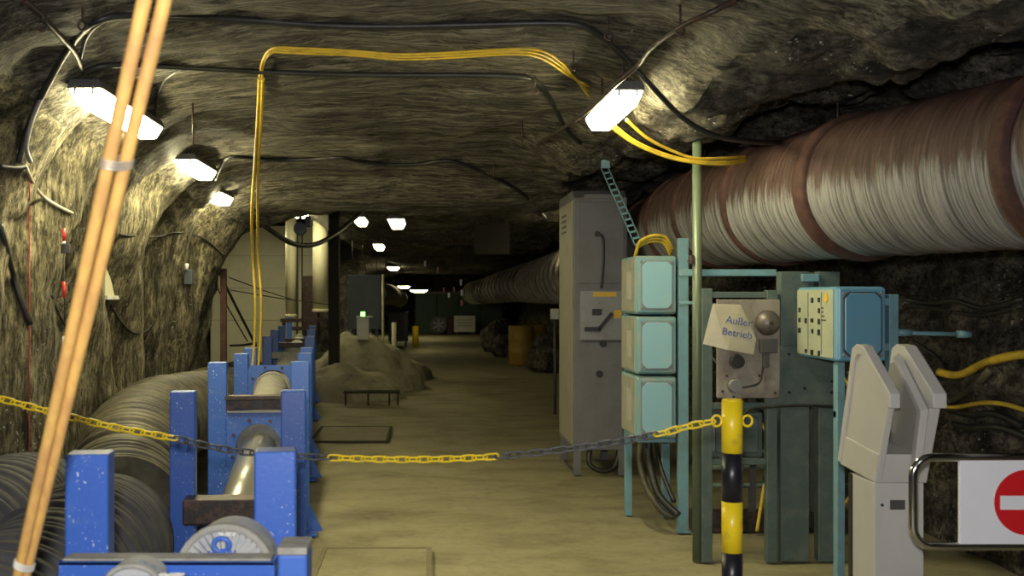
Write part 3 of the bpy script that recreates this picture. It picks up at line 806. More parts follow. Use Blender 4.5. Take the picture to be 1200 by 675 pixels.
# ---------------------------------------------------------------- grey switch cabinet
def big_cabinet():
    X0, X1, Y0, Y1 = 1.268, 1.73, 9.2, 10.2
    t = thing('switchgear_cabinet', 'tall grey switchgear cabinet on feet beyond the teal boxes', 'cabinet', ((X0+X1)/2, 9.7, 0))
    mb = MB().prism([(X0, Y0, .22), (X0, Y0, 2.40), (X0, Y0+.12, 2.47), (X0, Y1, 2.47), (X0, Y1, .22)], (X1-X0, 0, 0))
    mb.build('body', 'cab', t, .01)
    MB().box((X0-.006, Y0+.05, .26), (X0, Y1-.05, 2.38)).build('side_panel', 'cab_lit_side', t, .002)
    mb = MB()
    for k in range(4): mb.box((X0-.010, Y0+.45, 2.12+.05*k), (X0-.006, Y0+.75, 2.14+.05*k))
    mb.build('vent_slots', 'darkgrey', t)
    MB().box((X0+.03, Y0-.012, 1.66), (X1-.03, Y0, 2.36)).build('upper_door', 'cab', t, .004)
    MB().box((X0+.04, Y0-.012, .28), (X1-.04, Y0, 1.15)).build('lower_door', 'cab', t, .004)
    p = MB().box((X0+.05, Y0-.05, 1.17), (X1-.03, Y0, 1.60)).build('switch_panel', 'grey', t, .006)
    MB().box((X0+.16, Y0-.054, 1.545), (X0+.36, Y0-.05, 1.585)).build('warning_strip', 'labely', p)
    MB().box((X0+.34, Y0-.054, 1.36), (X0+.40, Y0-.05, 1.43)).build('warning_label', 'labely', p)
    mb = MB().box((X0+.15, Y0-.08, 1.39), (X0+.23, Y0-.05, 1.44))
    R = Matrix.Rotation(math.radians(-50), 3, 'Y')
    mb.box((X0+.17, Y0-.1, 1.32), (X0+.35, Y0-.07, 1.35), 0, R)
    mb.box((X0+.08, Y0-.1, 1.25), (X0+.22, Y0-.07, 1.285))
    mb.build('switch_handle', 'black', p, .003)
    MB().tube(smooth_path([(X0+.20, Y0-.02, 2.08), (X0+.245, Y0-.035, 2.05), (X0+.25, Y0-.035, 1.85), (X0+.235, Y0-.02, 1.62)], 8), .012, 8).build('door_cable', 'cable', t)
    MB().cyl((X0+.20, Y0-.03, 2.085), (X0+.20, Y0-.01, 2.085), .025, 14).build('cable_gland', 'black', t)
    MB().cyl((X0+.22, Y0-.03, .88), (X0+.22, Y0-.01, .88), .03, 16).build('round_lock', 'black', t)
    MB().cyl((X0+.25, Y0-.04, 1.14), (X0+.25, Y0-.01, 1.14), .03, 16).build('knob', 'black', t)
    for xx in (X0+.03, X1-.05):
        for yy in (Y0+.03, Y1-.08):
            MB().box((xx-.025, yy-.025, 0), (xx+.035, yy+.035, .22)).build('foot', 'cab', t, .003)
    MB().box((X0+.0, Y0, 0), (X0+.012, Y1, .02)).build('skid_rail', 'cab', t)
    cpts = [(X0+.15, Y0+.06, .23), (X0+.14, Y0+.02, .1), (X0+.25, Y0, .04), (X0+.36, Y0+.02, .08), (X0+.40, Y0+.05, .22)]
    o = MB().tube(smooth_path(cpts, 8), .022, 10).build('cable_loop', 'cable', t)
    MB().box((X0+.09, Y0-.005, 2.395), (X0+.4, Y0+.10, 2.43)).build('top_trim', 'cab', t, .003)
big_cabinet()

# ---------------------------------------------------------------- teal junction box column
def lid_face(par, x0, x1, y, z0, z1, m1='teal', m2='teal_lid', flip=1):
    """lid with a raised chamfered panel and corner bolts facing -Y"""
    w, h = x1-x0, z1-z0
    lid = MB().box((x0+.008, y-.03, z0+.008), (x1-.008, y, z1-.008)).build('lid', m1, par, .008)
    i, c = .028, .03
    ring = lambda k, yy: [(x0+k+c, yy, z0+k), (x1-k-c, yy, z0+k), (x1-k, yy, z0+k+c), (x1-k, yy, z1-k-c), (x1-k-c, yy, z1-k), (x0+k+c, yy, z1-k), (x0+k, yy, z1-k-c), (x0+k, yy, z0+k+c)]
    MB().prism(ring(i, y-.038), (0, .01, 0)).build('lid_groove', 'darkgrey' if m1 == 'bluebox' else 'grey', lid, .001)
    MB().prism(ring(i+.007, y-.043), (0, .01, 0)).build('lid_panel', m2, lid, .012)
    mb = MB()
    for xx in (x0+.034, x1-.034):
        for zz in (z0+.036, z1-.036): mb.cyl((xx, y-.046, zz), (xx, y-.03, zz), .009, 6)
    mb.build('lid_bolts', 'grey', lid)
    return lid
def teal_box(zb, zt, label):
    X0, X1, Y0, Y1 = 1.372, 1.638, 7.0, 7.52
    t = thing('junction_box', label, 'junction box', ((X0+X1)/2, (Y0+Y1)/2, zb), 'pale teal junction boxes stacked on one rack')
    MB().box((X0, Y0, zb), (X1, Y1, zt)).build('casing', 'teal', t, .015)
    MB().box((X0-.003, Y0+.03, zb+.02), (X0+.001, Y1-.03, zt-.02)).build('side_cover', 'teal_dusty', t, .001)
    mb = MB()
    for k in range(5): mb.box((X0-.008, Y0+.15+k*.03, zb+.1), (X0-.003, Y0+.16+k*.03, zt-.1))
    mb.build('side_ribs', 'teal_dusty', t)
    lid_face(t, X0, X1, Y0, zb+.004, zt-.004)
    return t
teal_box(1.43, 1.815, 'topmost pale teal junction box with yellow cables looping from its top')
teal_box(1.037, 1.418, 'middle pale teal junction box in the stack of three')
teal_box(.615, 1.025, 'lowest pale teal junction box, just above the chain')
t = thing('box_rack', 'light blue upright rack carrying the stack of teal junction boxes', 'rack', (1.68, 7.05, 0))
MB().box((1.648, 6.98, 0), (1.715, 7.03, 1.93)).build('upright', 'lblue', t, .004)
MB().box((1.648, 7.45, 0), (1.70, 7.50, 1.80)).build('upright', 'lblue', t, .004)
MB().box((1.40, 7.52, .0), (1.45, 7.57, 1.80)).build('upright', 'lblue', t, .004)
MB().box((1.39, 7.521, 1.1), (1.66, 7.55, 1.16)).build('crosspiece', 'lblue', t, .003)
MB().box((1.39, 7.04, .583), (1.645, 7.5, .610)).build('shelf', 'lblue', t, .003)
MB().box((1.64, 6.97, .0), (1.73, 7.06, .01)).build('foot', 'lblue', t)
# lower dark part with cables below boxes
for i, (pts, m, r, lb) in enumerate((
    ([P(752,515,7.2), P(750,540,7.15), P(757,570,7.05), P(775,598,6.95), P(788,606,6.93)], 'hose_olive', .02, 'dull yellow-brown cable curving down under the lowest teal box'),
    ([P(760,515,7.15), P(762,545,7.1), P(772,580,7.0), P(795,604,6.9)], 'cable', .024, 'thick black cable curving down under the lowest teal box'),
    ([P(768,515,7.2), P(775,550,7.1), P(790,588,6.95)], 'cable', .014, 'thin black cable hanging inside the teal box rack'))):
    o = MB().tube(smooth_path(pts, 8), r, 10).build('drop_cable', m, None, loc=pts[0]); tag(o, lb, 'cable')
MB_pts = [P(746,296,7.3), P(750,283,7.25), P(765,276,7.2), P(780,278,7.2), P(788,292,7.25)]
for k in range(3):
    pts = [p+Vector((.0, .03*k, -.018*k)) for p in MB_pts]
    o = MB().tube(smooth_path(pts, 8), .011, 8).build('loop_cable', 'ycable', None, loc=pts[0])
    tag(o, ('outermost', 'middle', 'innermost')[k]+' yellow cable loop on top of the uppermost teal box', 'cable', 'yellow cable loops on the teal box')
# perforated strip leaning from the roof
a, b = P(708, 195, 7.9), P(748, 285, 7.35)
mb = MB(); d = (b-a); n = 13; ax = d.normalized(); up = Vector((0,1,0)); sd = ax.cross(up).normalized()
t = thing('perforated_strip', 'pale perforated metal strip slanting down from the roof to the teal boxes', 'cable tray', b)
q = lambda p, s, u: p+sd*s+up*u
mb = MB()
for s_ in (-.028, .022): mb.prism([q(a, s_, 0), q(a, s_+.006, 0), q(b, s_+.006, 0), q(b, s_, 0)], up*.02)
for k in range(n+1):
    c = a+d*k/n; e = ax*.02
    mb.prism([q(c, -.028, 0), q(c, .028, 0), q(c+e, .028, 0), q(c+e, -.028, 0)], up*.004)
mb.build('strip', 'lblue', t)
mb = MB().box(P(704,178,7.9), P(715,197,7.86)); mb.build('top_bracket', 'lblue', t, .003)
MB().tube([P(709,180,7.9), P(709,180,7.9)+Vector((0,0,.3))], .012, 8).build('hanger_rod', 'darkgrey', t)

# green pole
pz = roof_z(1.585, 6.25)
t = thing('green_pole', 'slim olive green steel pole from floor to rock roof right of teal boxes', 'pole', (1.585, 6.25, 0))
MB().cyl((1.585, 6.25, 0), (1.585, 6.25, pz+.03), .0275, 24).build('tube', 'polegreen', t)
MB().box((1.545, 6.22, 1.74), (1.56, 6.28, 1.79)).box((1.53, 6.24, 1.75), (1.56, 6.26, 1.76)).build('clamp', 'rustbeam', t)

# ---------------------------------------------------------------- dark green mounting frame with its boards
Yg = 6.2; sg = F/Yg
t = thing('mounting_frame', 'dark grey-green steel mounting frame standing on the floor behind the bollard', 'frame', (2.0, Yg, 0))
def gx(px): return (px-VX)/sg
def gz(py): return EYE-(py-VY)/sg
MB().box((gx(823), Yg, 0), (gx(835), Yg+.06, gz(338))).build('upright', 'green', t, .003)
MB().box((gx(899), Yg, 0), (gx(911), Yg+.06, gz(340))).build('upright', 'green', t, .003)
MB().box((gx(916), Yg+.02, 0), (gx(950), Yg+.10, gz(318))).build('wide_upright', 'green', t, .004)
MB().box((gx(961), Yg+.02, 0), (gx(986), Yg+.10, gz(318))).build('wide_upright', 'green', t, .004)
MB().box((gx(911), Yg+.005, gz(475)), (gx(986), Yg+.02, gz(405))).build('cross_plate', 'green', t, .004)
MB().box((gx(835), Yg+.01, gz(349)), (gx(899), Yg+.05, gz(342))).build('cross_bar', 'green', t, .003)
MB().box((gx(835), Yg+.01, gz(480)), (gx(899), Yg+.05, gz(472))).build('cross_bar', 'green', t, .003)
MB().box((gx(835), Yg+.01, gz(545)), (gx(899), Yg+.05, gz(538))).build('cross_bar', 'green', t, .003)
mb = MB()
for px, py in ((925,460),(975,460),(925,415),(975,447),(943,455)): mb.cyl((gx(px), Yg-.004, gz(py)), (gx(px), Yg+.006, gz(py)), .008, 8)
mb.build('bolt_heads', 'black', t)
MB().box((gx(803)+.0, Yg+.12, gz(323)), (gx(918), Yg+.16, gz(315))).build('top_rail', 'lblue', t, .003)
MB().box((gx(940), Yg-.0, gz(330)), (gx(960), Yg+.04, gz(321))).build('rail_clip', 'lblue', t, .003)
MB().box((gx(803), Yg+.12, gz(357)), (gx(826), Yg+.16, gz(353))).build('rail_clip', 'lblue', t, .003)
MB().box((gx(950), Yg+.10, gz(345)), (gx(961), Yg+.12, gz(319))).build('back_web', 'green', t)
# lower enclosure
t = thing('flat_enclosure', 'dark green flat enclosure low between the frame uprights behind the bollard', 'enclosure', (gx(867), Yg, gz(538)))
MB().box((gx(837), Yg+.07, gz(538)), (gx(898), Yg+.2, gz(485))).build('casing', 'green', t, .006)
MB().box((gx(842), Yg+.055, gz(533)), (gx(893), Yg+.07, gz(490))).build('lid', 'green', t, .01)
MB().box((gx(833), Yg+.045, gz(530)), (gx(841), Yg+.07, gz(497))).build('side_handle', 'grey', t, .003)

def bell_board():
    t = thing('bell_board', 'grimy pinkish board with a round bell and knobs on the green frame', 'signal board', (gx(874), Yg, gz(466)))
    Yb = Yg-.03
    MB().box((gx(839), Yb, gz(466)), (gx(912), Yb+.028, gz(351))).build('board', 'board', t, .004)
    c = Vector((gx(897), Yb, gz(378)))
    mb = MB(); prof = [(0,-.075),(.02,-.074),(.045,-.062),(.066,-.038),(.074,-.012),(.074,-.006),(.066,0)]
    n = 32; vs = []; fs = []
    for r, y in prof:
        for k in range(n): vs.append(c+Vector((r*math.cos(2*PI*k/n), y, r*math.sin(2*PI*k/n))))
    for i in range(len(prof)-1):
        for k in range(n): fs.append((i*n+k, i*n+(k+1) % n, (i+1)*n+(k+1) % n, (i+1)*n+k))
    mb.add(vs, fs, 0, True); bl = mb.build('bell', 'bellmetal', t)
    MB().cyl(c+Vector((0,-.084,0)), c+Vector((0,-.07,0)), .012, 12).build('bell_nut', 'rustbeam', bl)
    MB().box((gx(887), Yb-.04, gz(413)), (gx(907), Yb, gz(397))).box((gx(891), Yb-.03, gz(430)), (gx(898), Yb, gz(412))).build('striker_box', 'darkgrey', t, .004)
    c = Vector((gx(861), Yb, gz(423)))
    MB().cyl(c, c+Vector((0,-.05,0)), .036, 24).build('black_knob', 'black', t)
    MB().cyl(c, c+Vector((0,-.025,0)), .044, 24, .040).build('knob_collar', 'darkgrey', t)
    c = Vector((gx(858.5), Yb, gz(451)))
    MB().cyl(c, c+Vector((0,-.045,0)), .042, 24, .036).build('round_button', 'grey', t)
    MB().tube(smooth_path([c+Vector((.04,-.02,-.01)), P(877,453,Yg-.06), P(889,449,Yg-.06), P(893,438,Yg-.05), P(894,428,Yg-.04)], 8), .006, 8).build('wire', 'cable', t)
    mb = MB()
    for px, py in ((852,372),(850,440),(858,465),(906,460),(888,440),(845,458)): mb.cyl((gx(px), Yb-.006, gz(py)), (gx(px), Yb, gz(py)), .008, 8)
    mb.build('screws', 'rustbeam', t)
bell_board()
def paper():
    Yp = Yg-.075
    pts = [(835.5,355.7),(868,357),(880,371),(886,398),(883,415.5),(852,410),(823.7,403)]
    ce = P(856, 385, Yp)
    vs = [P(px, py, Yp-(.02 if i in (5,) else 0)+(.03 if i == 2 else 0)) for i, (px, py) in enumerate(pts)]
    o = MB().prism(vs, (0, .002, 0)).build('paper_notice', 'paper', None, loc=P(851, 357, Yp))
    tag(o, 'crumpled plastic-covered paper notice in blue German lettering hung over the bell board', 'notice')
    for txt, px, py in (('Außer', 866, 377), ('Betrieb', 864, 391)):
        cu = bpy.data.curves.new('lettering', 'FONT'); cu.body = txt; cu.size = .06; cu.align_x = 'CENTER'; cu.align_y = 'CENTER'; cu.extrude = .0004
        cu.materials.append(M['ink']); tm = bpy.data.objects.new('lettering_source', cu); C.objects.link(tm); bpy.context.view_layer.update()
        me = bpy.data.meshes.new_from_object(tm.evaluated_get(bpy.context.evaluated_depsgraph_get())); bpy.data.objects.remove(tm)
        tx = bpy.data.objects.new('lettering', me); C.objects.link(tx)
        tx.parent = o; p = P(px, py, Yp-.014)-Vector(o['_w']); tx.location = p; tx.rotation_euler = (PI/2, math.radians(9), 0)
    return o
paper()
# thin black cable across the frame
pts = [P(870,487,6.1), P(880,480,6.12), P(900,477,6.14), P(940,475,6.15), P(984,477,6.15)]
o = MB().tube(smooth_path(pts, 8), .008, 8).build('thin_cable', 'cable', None, loc=pts[0]); tag(o, 'thin black cable crossing the green frame right of the bollard top', 'cable')

# ---------------------------------------------------------------- blue control box on post
def control_box():
    X0, X1, Y0, Y1, z0, z1 = 2.145, 2.405, 5.6, 6.1, 1.205, 1.60
    Y1 = 6.17
    t = thing('control_box', 'blue enamel control box with cream label panel on its side', 'control box', ((X0+X1)/2, 5.8, z0))
    MB().box((X0, Y0, z0), (X1, Y1, z1)).build('casing', 'bluebox', t, .015)
    lid = lid_face(t, X0, X1, Y0, z0, z1, 'bluebox', 'bluebox')
    p = MB().box((X0-.006, Y0+.02, z0+.015), (X0+.001, Y1-.01, z1-.015)).build('label_panel', 'cream_panel', t, .003)
    mb = MB(); rr = random.Random(3)
    for col in range(4):
        yy = Y0+.20+col*.10
        for row in range(6):
            zz = z1-.07-row*.058
            if rr.random() < .68: mb.box((X0-.012, yy, zz-.016*rr.uniform(.5,1.2)), (X0-.006, yy+.03*rr.uniform(.6,1.1), zz+.012))
    mb.build('switches', 'black', p)
    for yy in (Y0+.18, Y0+.38): MB().box((X0-.009, yy-.004, z0+.03), (X0-.006, yy+.004, z1-.03)).build('panel_seam', 'grey', p)
    MB().cyl((X0-.010, Y0+.11, z1-.06), (X0-.006, Y0+.11, z1-.06), .026, 20).build('yellow_sticker', 'labely', p)
    mb = MB()
    for k, w in enumerate((.02,.02,.035,.055)): mb.box((X0-.009, Y0+.17-w, z1-.11-k*.022), (X0-.006, Y0+.17, z1-.118-k*.022))
    mb.build('printed_lines', 'darkgrey', p)
    mb = MB()
    for zz in (1.52, 1.28): mb.box((X1, 5.66, zz-.02), (X1+.05, 5.74, zz+.02))
    mb.build('lugs', 'lblue', t, .004)
    t2 = thing('box_post', 'light blue steel legs under and beside the blue control box', 'stand', (2.3, 5.75, 0))
    MB().box((2.172, 5.64, 0), (2.212, 5.70, 1.20)).build('leg', 'lblue', t2, .003)
    MB().box((X1+.05, 5.66, 0), (X1+.10, 5.72, 1.56)).build('leg', 'lblue', t2, .003)
    MB().box((2.172, 5.66, .9), (X1+.05, 5.70, .94)).build('tie_bar', 'lblue', t2, .003)
    mb = MB().cyl((X1+.10, 5.69, 1.355), (2.90, 5.69, 1.345), .012, 10); mb.build('side_rod', 'lblue', t2)
    MB().cyl((2.83, 5.69, 1.347), (2.90, 5.69, 1.345), .02, 10).build('rod_end', 'lblue', t2)
    MB().cyl((X1+.10, 5.69, 1.355), (X1+.18, 5.69, 1.355), .02, 10).build('rod_socket', 'lblue', t2)
    MB().tube(smooth_path([(2.44,6.0,1.62),(2.46,6.0,1.66),(2.48,6.0,1.72),(2.47,6.0,1.80)], 6), .03, 8).build('top_clamp', 'grey', t2) if False else None
control_box()

# ---------------------------------------------------------------- low cable rack behind the frame
t = thing('cable_rack', 'low dark ladder rack with pipes on the floor behind the green frame', 'rack', (2.2, 7.0, 0))
for z in (.62-.1, .42, .30): MB().cyl((1.75, 7.05, z), (2.95, 7.05, z), .018, 10).build('rail_tube', 'green', t)
MB().box((1.75, 7.0, 0), (2.95, 7.12, .13)).build('base_beam', 'rustbeam', t, .006)
for x in (1.78, 2.15, 2.55, 2.92): MB().box((x-.02, 7.03, .1), (x+.02, 7.07, 1.15)).build('upright', 'darkgrey', t)
for k in range(12): MB().cyl((1.82+k*.09, 6.99, .065), (1.82+k*.09, 7.01, .065), .018, 8).build('bolt', 'black', t)
for k, (m, r) in enumerate((('cable', .016), ('ycable', .012), ('cable', .014), ('ycable', .011), ('cable', .018))):
    rr = random.Random(k+20); x = 1.8+.25*k
    pts = [Vector((x, 7.15, 1.25)), Vector((x+rr.uniform(-.1,.25), 6.98, .95)), Vector((x+rr.uniform(0,.3), 6.97, .6)), Vector((x+rr.uniform(-.1,.3), 6.96, .32)), Vector((x+rr.uniform(0,.2), 6.93, .02))]
    o = MB().tube(smooth_path(pts, 8), r, 8).build('hanging_cable', m, None, loc=pts[-1])
    lbs = ['black cable drooping behind the green frame just right of the green pole', 'thin yellow cable drooping behind the bollard', 'black cable drooping behind the right green upright', 'thin yellow cable drooping between the two wide green uprights', 'thick black cable drooping behind the blue leg']
    tag(o, lbs[k], 'cable', 'cables drooping behind the green frame')

# ---------------------------------------------------------------- cables on the rock
def rock_cable(px, r, mat, label, off=.02, n=6, name='roof_cable', group='cables along the rock', dense=5):
    P0 = [Vector((a, b, 0)) for a, b in px]
    s = smooth_path(P0, dense)
    pts = [on_rock(p.x, p.y, off) for p in s]
    # take the bumps out a little
    for _ in range(2):
        pts = [pts[0]]+[(pts[i-1]+pts[i]*2+pts[i+1])/4 for i in range(1, len(pts)-1)]+[pts[-1]]
    o = MB().tube(pts, r, n).build(name, mat, None, loc=pts[0]); return tag(o, label, 'cable', group)
rock_cable([(22,190),(33,150),(52,105),(85,50),(112,24),(150,18),(200,20),(300,24),(400,31),(520,30),(640,27),(682,30),(708,45),(742,78)], .017, 'cable', 'thick black cable crossing the roof nearest, ending at the right lamp', dense=4)
pts = [P(742,78,5.25), P(770,108,5.3), P(800,138,5.5), P(835,158,5.7), P(880,166,6.0), P(915,167,6.3)]
o = MB().tube(smooth_path(pts, 8), .015, 8).build('roof_cable', 'cable', None, loc=pts[0]); tag(o, 'thick black cable sagging from the right lamp past the green pole to the duct', 'cable')
rock_cable([(95,70),(105,38),(135,20),(200,22),(300,27),(420,34),(560,32),(660,28)], .008, 'cable', 'thin black cable beside the nearest thick roof cable')
rock_cable([(100,85),(125,76),(190,78),(300,84),(420,88),(540,88),(610,90),(632,98),(650,125),(662,150),(680,168)], .015, 'cable', 'black cable crossing the roof under the yellow cables', .05, dense=4)
rock_cable([(182,140),(184,115),(196,90),(225,80),(280,82)], .008, 'cable', 'thin black cable branching down the roof left of the yellow cable')
rock_cable([(252,210),(262,190),(275,183),(340,188),(395,184),(440,192),(490,193),(528,188),(575,206),(610,225),(640,255)], .018, 'cable', 'farthest black cable sagging along the roof above the brow', .06)
rock_cable([(30,195),(45,225),(65,240),(85,250)], .010, 'wire', 'pale cable end curling on the left rock wall', name='wall_cable')
rock_cable([(140,275),(180,278),(210,272),(240,280),(262,300)], .008, 'cable', 'thin cable across the left wall under the lamps', name='wall_cable')
rock_cable([(0,262),(10,300),(22,345),(36,380)], .016, 'cable', 'dark hose hanging at the very left edge of the wall', name='wall_cable')
rock_cable([(0,195),(20,197),(30,195)], .014, 'cable', 'short black cable stub entering at the left edge', name='wall_cable')
rock_cable([(60,345),(72,375),(90,400),(100,405)], .009, 'cable', 'thin black cable sagging on the wall behind the marker string', name='wall_cable')
rock_cable([(130,358),(140,375),(155,390),(172,388),(182,375)], .010, 'cable', 'black cable sagging on the left wall beside the wooden poles', name='wall_cable')
rock_cable([(1060,350),(1090,356),(1120,352),(1155,362),(1200,350)], .018, 'cable', 'upper thick dark cable along the right wall below the duct', name='wall_cable', dense=6)
rock_cable([(1060,358),(1100,362),(1150,370),(1200,358)], .014, 'cable', 'second dark cable along the right wall below the duct', name='wall_cable')
rock_cable([(1108,478),(1140,487),(1165,484),(1200,500)], .022, 'cable', 'dark cable on the right wall below the yellow hose', name='wall_cable')
rock_cable([(1098,492),(1140,502),(1170,500),(1210,515)], .022, 'cable', 'lowest dark cable on the right wall behind the gate', name='wall_cable')
rock_cable([(1070,400),(1100,420),(1112,438),(1125,441)], .012, 'cable', 'thin dark cable dropping behind the pedestal to the yellow hose', name='wall_cable')
rock_cable([(1210,414),(1180,418),(1150,427),(1125,440),(1100,436)], .026, 'ycable', 'thick yellow hose rising to the right on the wall behind the gate', .04, 8, 'wall_cable')
rock_cable([(1100,474),(1118,478),(1150,472),(1180,474),(1210,484)], .014, 'ycable', 'thin yellow hose along the right wall just above the gate', .04, 8, 'wall_cable')
rock_cable([(1162,432),(1140,455),(1118,468),(1100,470)], .024, 'hose_olive', 'brown hose crossing down from the thick yellow hose', .03, 8, 'wall_cable')
for k, dy in enumerate((0, 3.0, 6.0)):
    lb = ('uppermost', 'middle', 'lowest')[k]+' strand of the yellow cables across the roof'
    rock_cable([(304+k*1.5,90+dy),(308,70+dy),(318,57+dy*.7),(340,56+dy),(420,60+dy*.8),(470,64+dy),(540,61+dy),(610,57+dy),(640,61+dy*1.6),(665,80+dy*1.3),(690,113-dy*2)], .0075, 'ycable', lb, .05, 6, 'yellow_cable', 'yellow cables across the roof', 4)
# yellow cable hanging free
for k, dx in enumerate((-3, 3)):
    pts = [on_rock(306+dx*.6, 92, .05)]
    Yc = pts[0].y
    for px, py, Y in ((303,150,9.0),(300,200,9.2),(298,250,9.3),(299,300,9.35),(302,350,9.4),(301,400,9.5),(297,450,9.5)):
        pts.append(P(px+dx*(1 if py > 200 else .6)*(1+(k*.3)), py, min(Y, Yc+ (Y-Yc)*min(1,(py-92)/200))))
    o = MB().tube(smooth_path(pts, 8), .011, 8).build('yellow_cable', 'ycable', None, loc=pts[-1])
    tag(o, ('left', 'right')[k]+' of two yellow cables hanging straight down to the blue frames', 'cable', 'hanging yellow cables')
# yellow cables from lamp to duct
for k, (dx, dy) in enumerate(((0,0),(-2,6),(16,-12))):
    pts = [P(718+dx,146+dy*.5,5.9), P(745+dx*.8,166+dy*.4,6.0), P(780+dx*.4,181+dy*.4,6.1), P(815,189+dy*.3,6.15), P(850,190+dy*.4,6.25), P(874,187+dy*.3,6.45)]
    o = MB().tube(smooth_path(pts, 8), .009, 8).build('yellow_cable', 'ycable', None, loc=pts[0])
    tag(o, ('middle', 'lowest', 'topmost')[k]+' yellow cable sagging from the right lamp to the duct', 'cable', 'yellow cables between lamp and duct')
# suspension tubes by lamps
def hung(pts, r, lb, mat='rustbeam', name='suspension_cable'):
    o = MB().tube(smooth_path(pts, 8), r, 8).build(name, mat, None, loc=pts[0]); return tag(o, lb, 'cable', 'suspension cables at the lamps')
hung([on_rock(862,0,.0), P(830,16,4.35), P(797,32,4.5), P(765,55,4.8), P(748,76,5.05), P(724,97,5.2), P(700,120,5.6), P(672,142,6.2), on_rock(632,168,.0)], .012, 'dark suspension cable running diagonally above the right lamp')
hung([on_rock(28,0,.0), P(52,22,4.35), P(72,44,4.6), P(88,62,4.9), P(97,84,5.2)], .013, 'dark suspension tube coming down to the large left lamp')
hung([P(36,190,5.35), P(31,172,5.3), P(38,140,5.25), P(52,108,5.2), P(75,70,5.15), P(90,56,5.2)], .012, 'grey shiny cable curving down the left wall from the large lamp', 'grey')
for k, (px, py, l, lb) in enumerate(((713,18,.08,'hook in the roof above the right lamp'), (672,58,.07,'hook by the yellow roof cables'), (797,4,.1,'hook over the diagonal suspension cable'), (97,8,.06,'hook above the large left lamp'), (50,6,.07,'hook at the top left of the rock wall'), (627,88,.07,'hook at the second roof cable'), (612,140,.16,'thin rod hanging from the roof left of the right lamp'), (226,120,.25,'thin rod hanging from the roof behind the wooden poles'), (579,190,.12,'short rod hanging near the far roof cable'))):
    a = on_rock(px, py, -.02)
    mb = MB().tube([a, a-Vector((0,0,l))], .006, 6)
    if l < .12: mb.tube([a+Vector((.018*math.cos(q)+.0, 0, -l-.018+.018*math.sin(q))) for q in [i*PI/6 for i in range(12)]], .005, 6, closed=True)
    o = mb.build('roof_hook', 'rustbeam', None, loc=a); tag(o, 'small rusty '+lb, 'hook', 'hooks and rods in the roof')

# marker string on left wall
t = thing('marker_string', 'string of red and white marker tubes hanging in front of the left rock wall', 'marker string', P(75, 418, 5.75))
MB().tube([on_rock(74,262,-.02), P(75,300,5.75), P(76,418,5.75)], .003, 6).build('string', 'cable', t)
for y0, y1, m in ((268,283,'reflred'),(283,286,'reflwhite'),(330,349,'reflred'),(394,414,'reflwhite'),(414,418,'reflred')):
    MB().cyl(P(75,y0,5.74), P(75,y1,5.74), .009, 12).build('tube', m, t)
MB().box(P(71,286,5.76), P(83,297,5.78)).build('tag_plate', 'darkgrey', t, .002)
a = on_rock(34, 214, .02)
o = MB().tube([on_rock(34+.6*math.sin(k), 214+k*9, .015) for k in range(38)], .0035, 6).build('red_marking_cord', 'redcord', None, loc=a)
tag(o, 'thin red cord running down the left rock wall at its left edge', 'cord')
# socket and panel on wall
c = on_rock(220, 325, .05)
t = thing('wall_socket', 'small blue-grey socket box on the left rock wall under the third lamp', 'socket', c)
MB().box(c+Vector((-.03,-.04,-.07)), c+Vector((.05,.05,.07))).build('box', 'navy', t, .008); MB().cyl(c+Vector((0,-.05,.07)), c+Vector((0,-.05,.13)), .02, 10).build('indicator_cap', 'labelw', t)
c = on_rock(128, 328, .03)
t = thing('framed_panel', 'pale yellow framed board on the left wall half hidden by the wooden poles', 'board', c)
MB().box(c+Vector((-.05,-.10,-.12)), c+Vector((.0,.30,.16))).build('panel', 'cream', t, .004)
MB().box(c+Vector((-.0,-.11,-.15)), c+Vector((.02,.31,-.12))).build('frame', 'labelw', t, .002)

# ---------------------------------------------------------------- side bay and background
t = thing('panel_wall', 'off-white panelled partition in the side bay behind the blue frames', 'partition', (-4.0, 23.9, 0))
mb = MB(); xs = [-4.85,-3.85,-2.95,-2.5]
for k, (a, b) in enumerate(zip(xs, xs[1:])): MB().box((a+.006, 23.9, .02), (b-.006, 24.0, 3.12)).build('panel', 'panelwall', t, .006)
mb = MB()
for z in (1.0, 1.72, 2.45): mb.box((-4.84, 23.893, z), (-2.51, 23.9, z+.012))
mb.build('seams', 'grey', t)
MB().box((-2.92, 23.86, .02), (-2.88, 23.9, 3.12)).build('edge_post', 'black', t)
def vpipe(px, w, Y, ybot, lb):
    s = F/Y; x = (px-VX)/s; zb = EYE-(ybot-VY)/s; zt = roof_z(x, Y)+.05
    t = thing('vertical_pipe', lb, 'pipe', (x, Y, zb), 'cream vertical pipes')
    MB().cyl((x, Y, zb), (x, Y, zt), w/2/s, 28).build('tube', 'cream', t)
    MB().cyl((x, Y, zb), (x, Y, zb+.06), w/2/s+.012, 28).build('end_collar', 'cream', t)
vpipe(341, 13, 20.5, 372, 'narrow cream vertical pipe in front of the off-white panels')
vpipe(376, 19, 20.0, 366, 'wide cream vertical pipe right of the narrow one, ending above the frames')
hb = thing('steel_gantry', 'dark brown steel stand under the two cream vertical pipes', 'stand', (-2.3, 21, 0))
MB().box((-2.8, 20.4, 1.05), (-1.75, 20.8, 1.12)).build('beam', 'rustbeam', hb)
for x in (-2.78, -1.8): MB().box((x, 20.5, 0), (x+.06, 20.56, 1.06)).build('leg', 'rustbeam', hb)
MB().box((-2.45, 21.0, .6), (-2.15, 21.4, 1.95)).build('web_panel', 'rustbeam', hb)
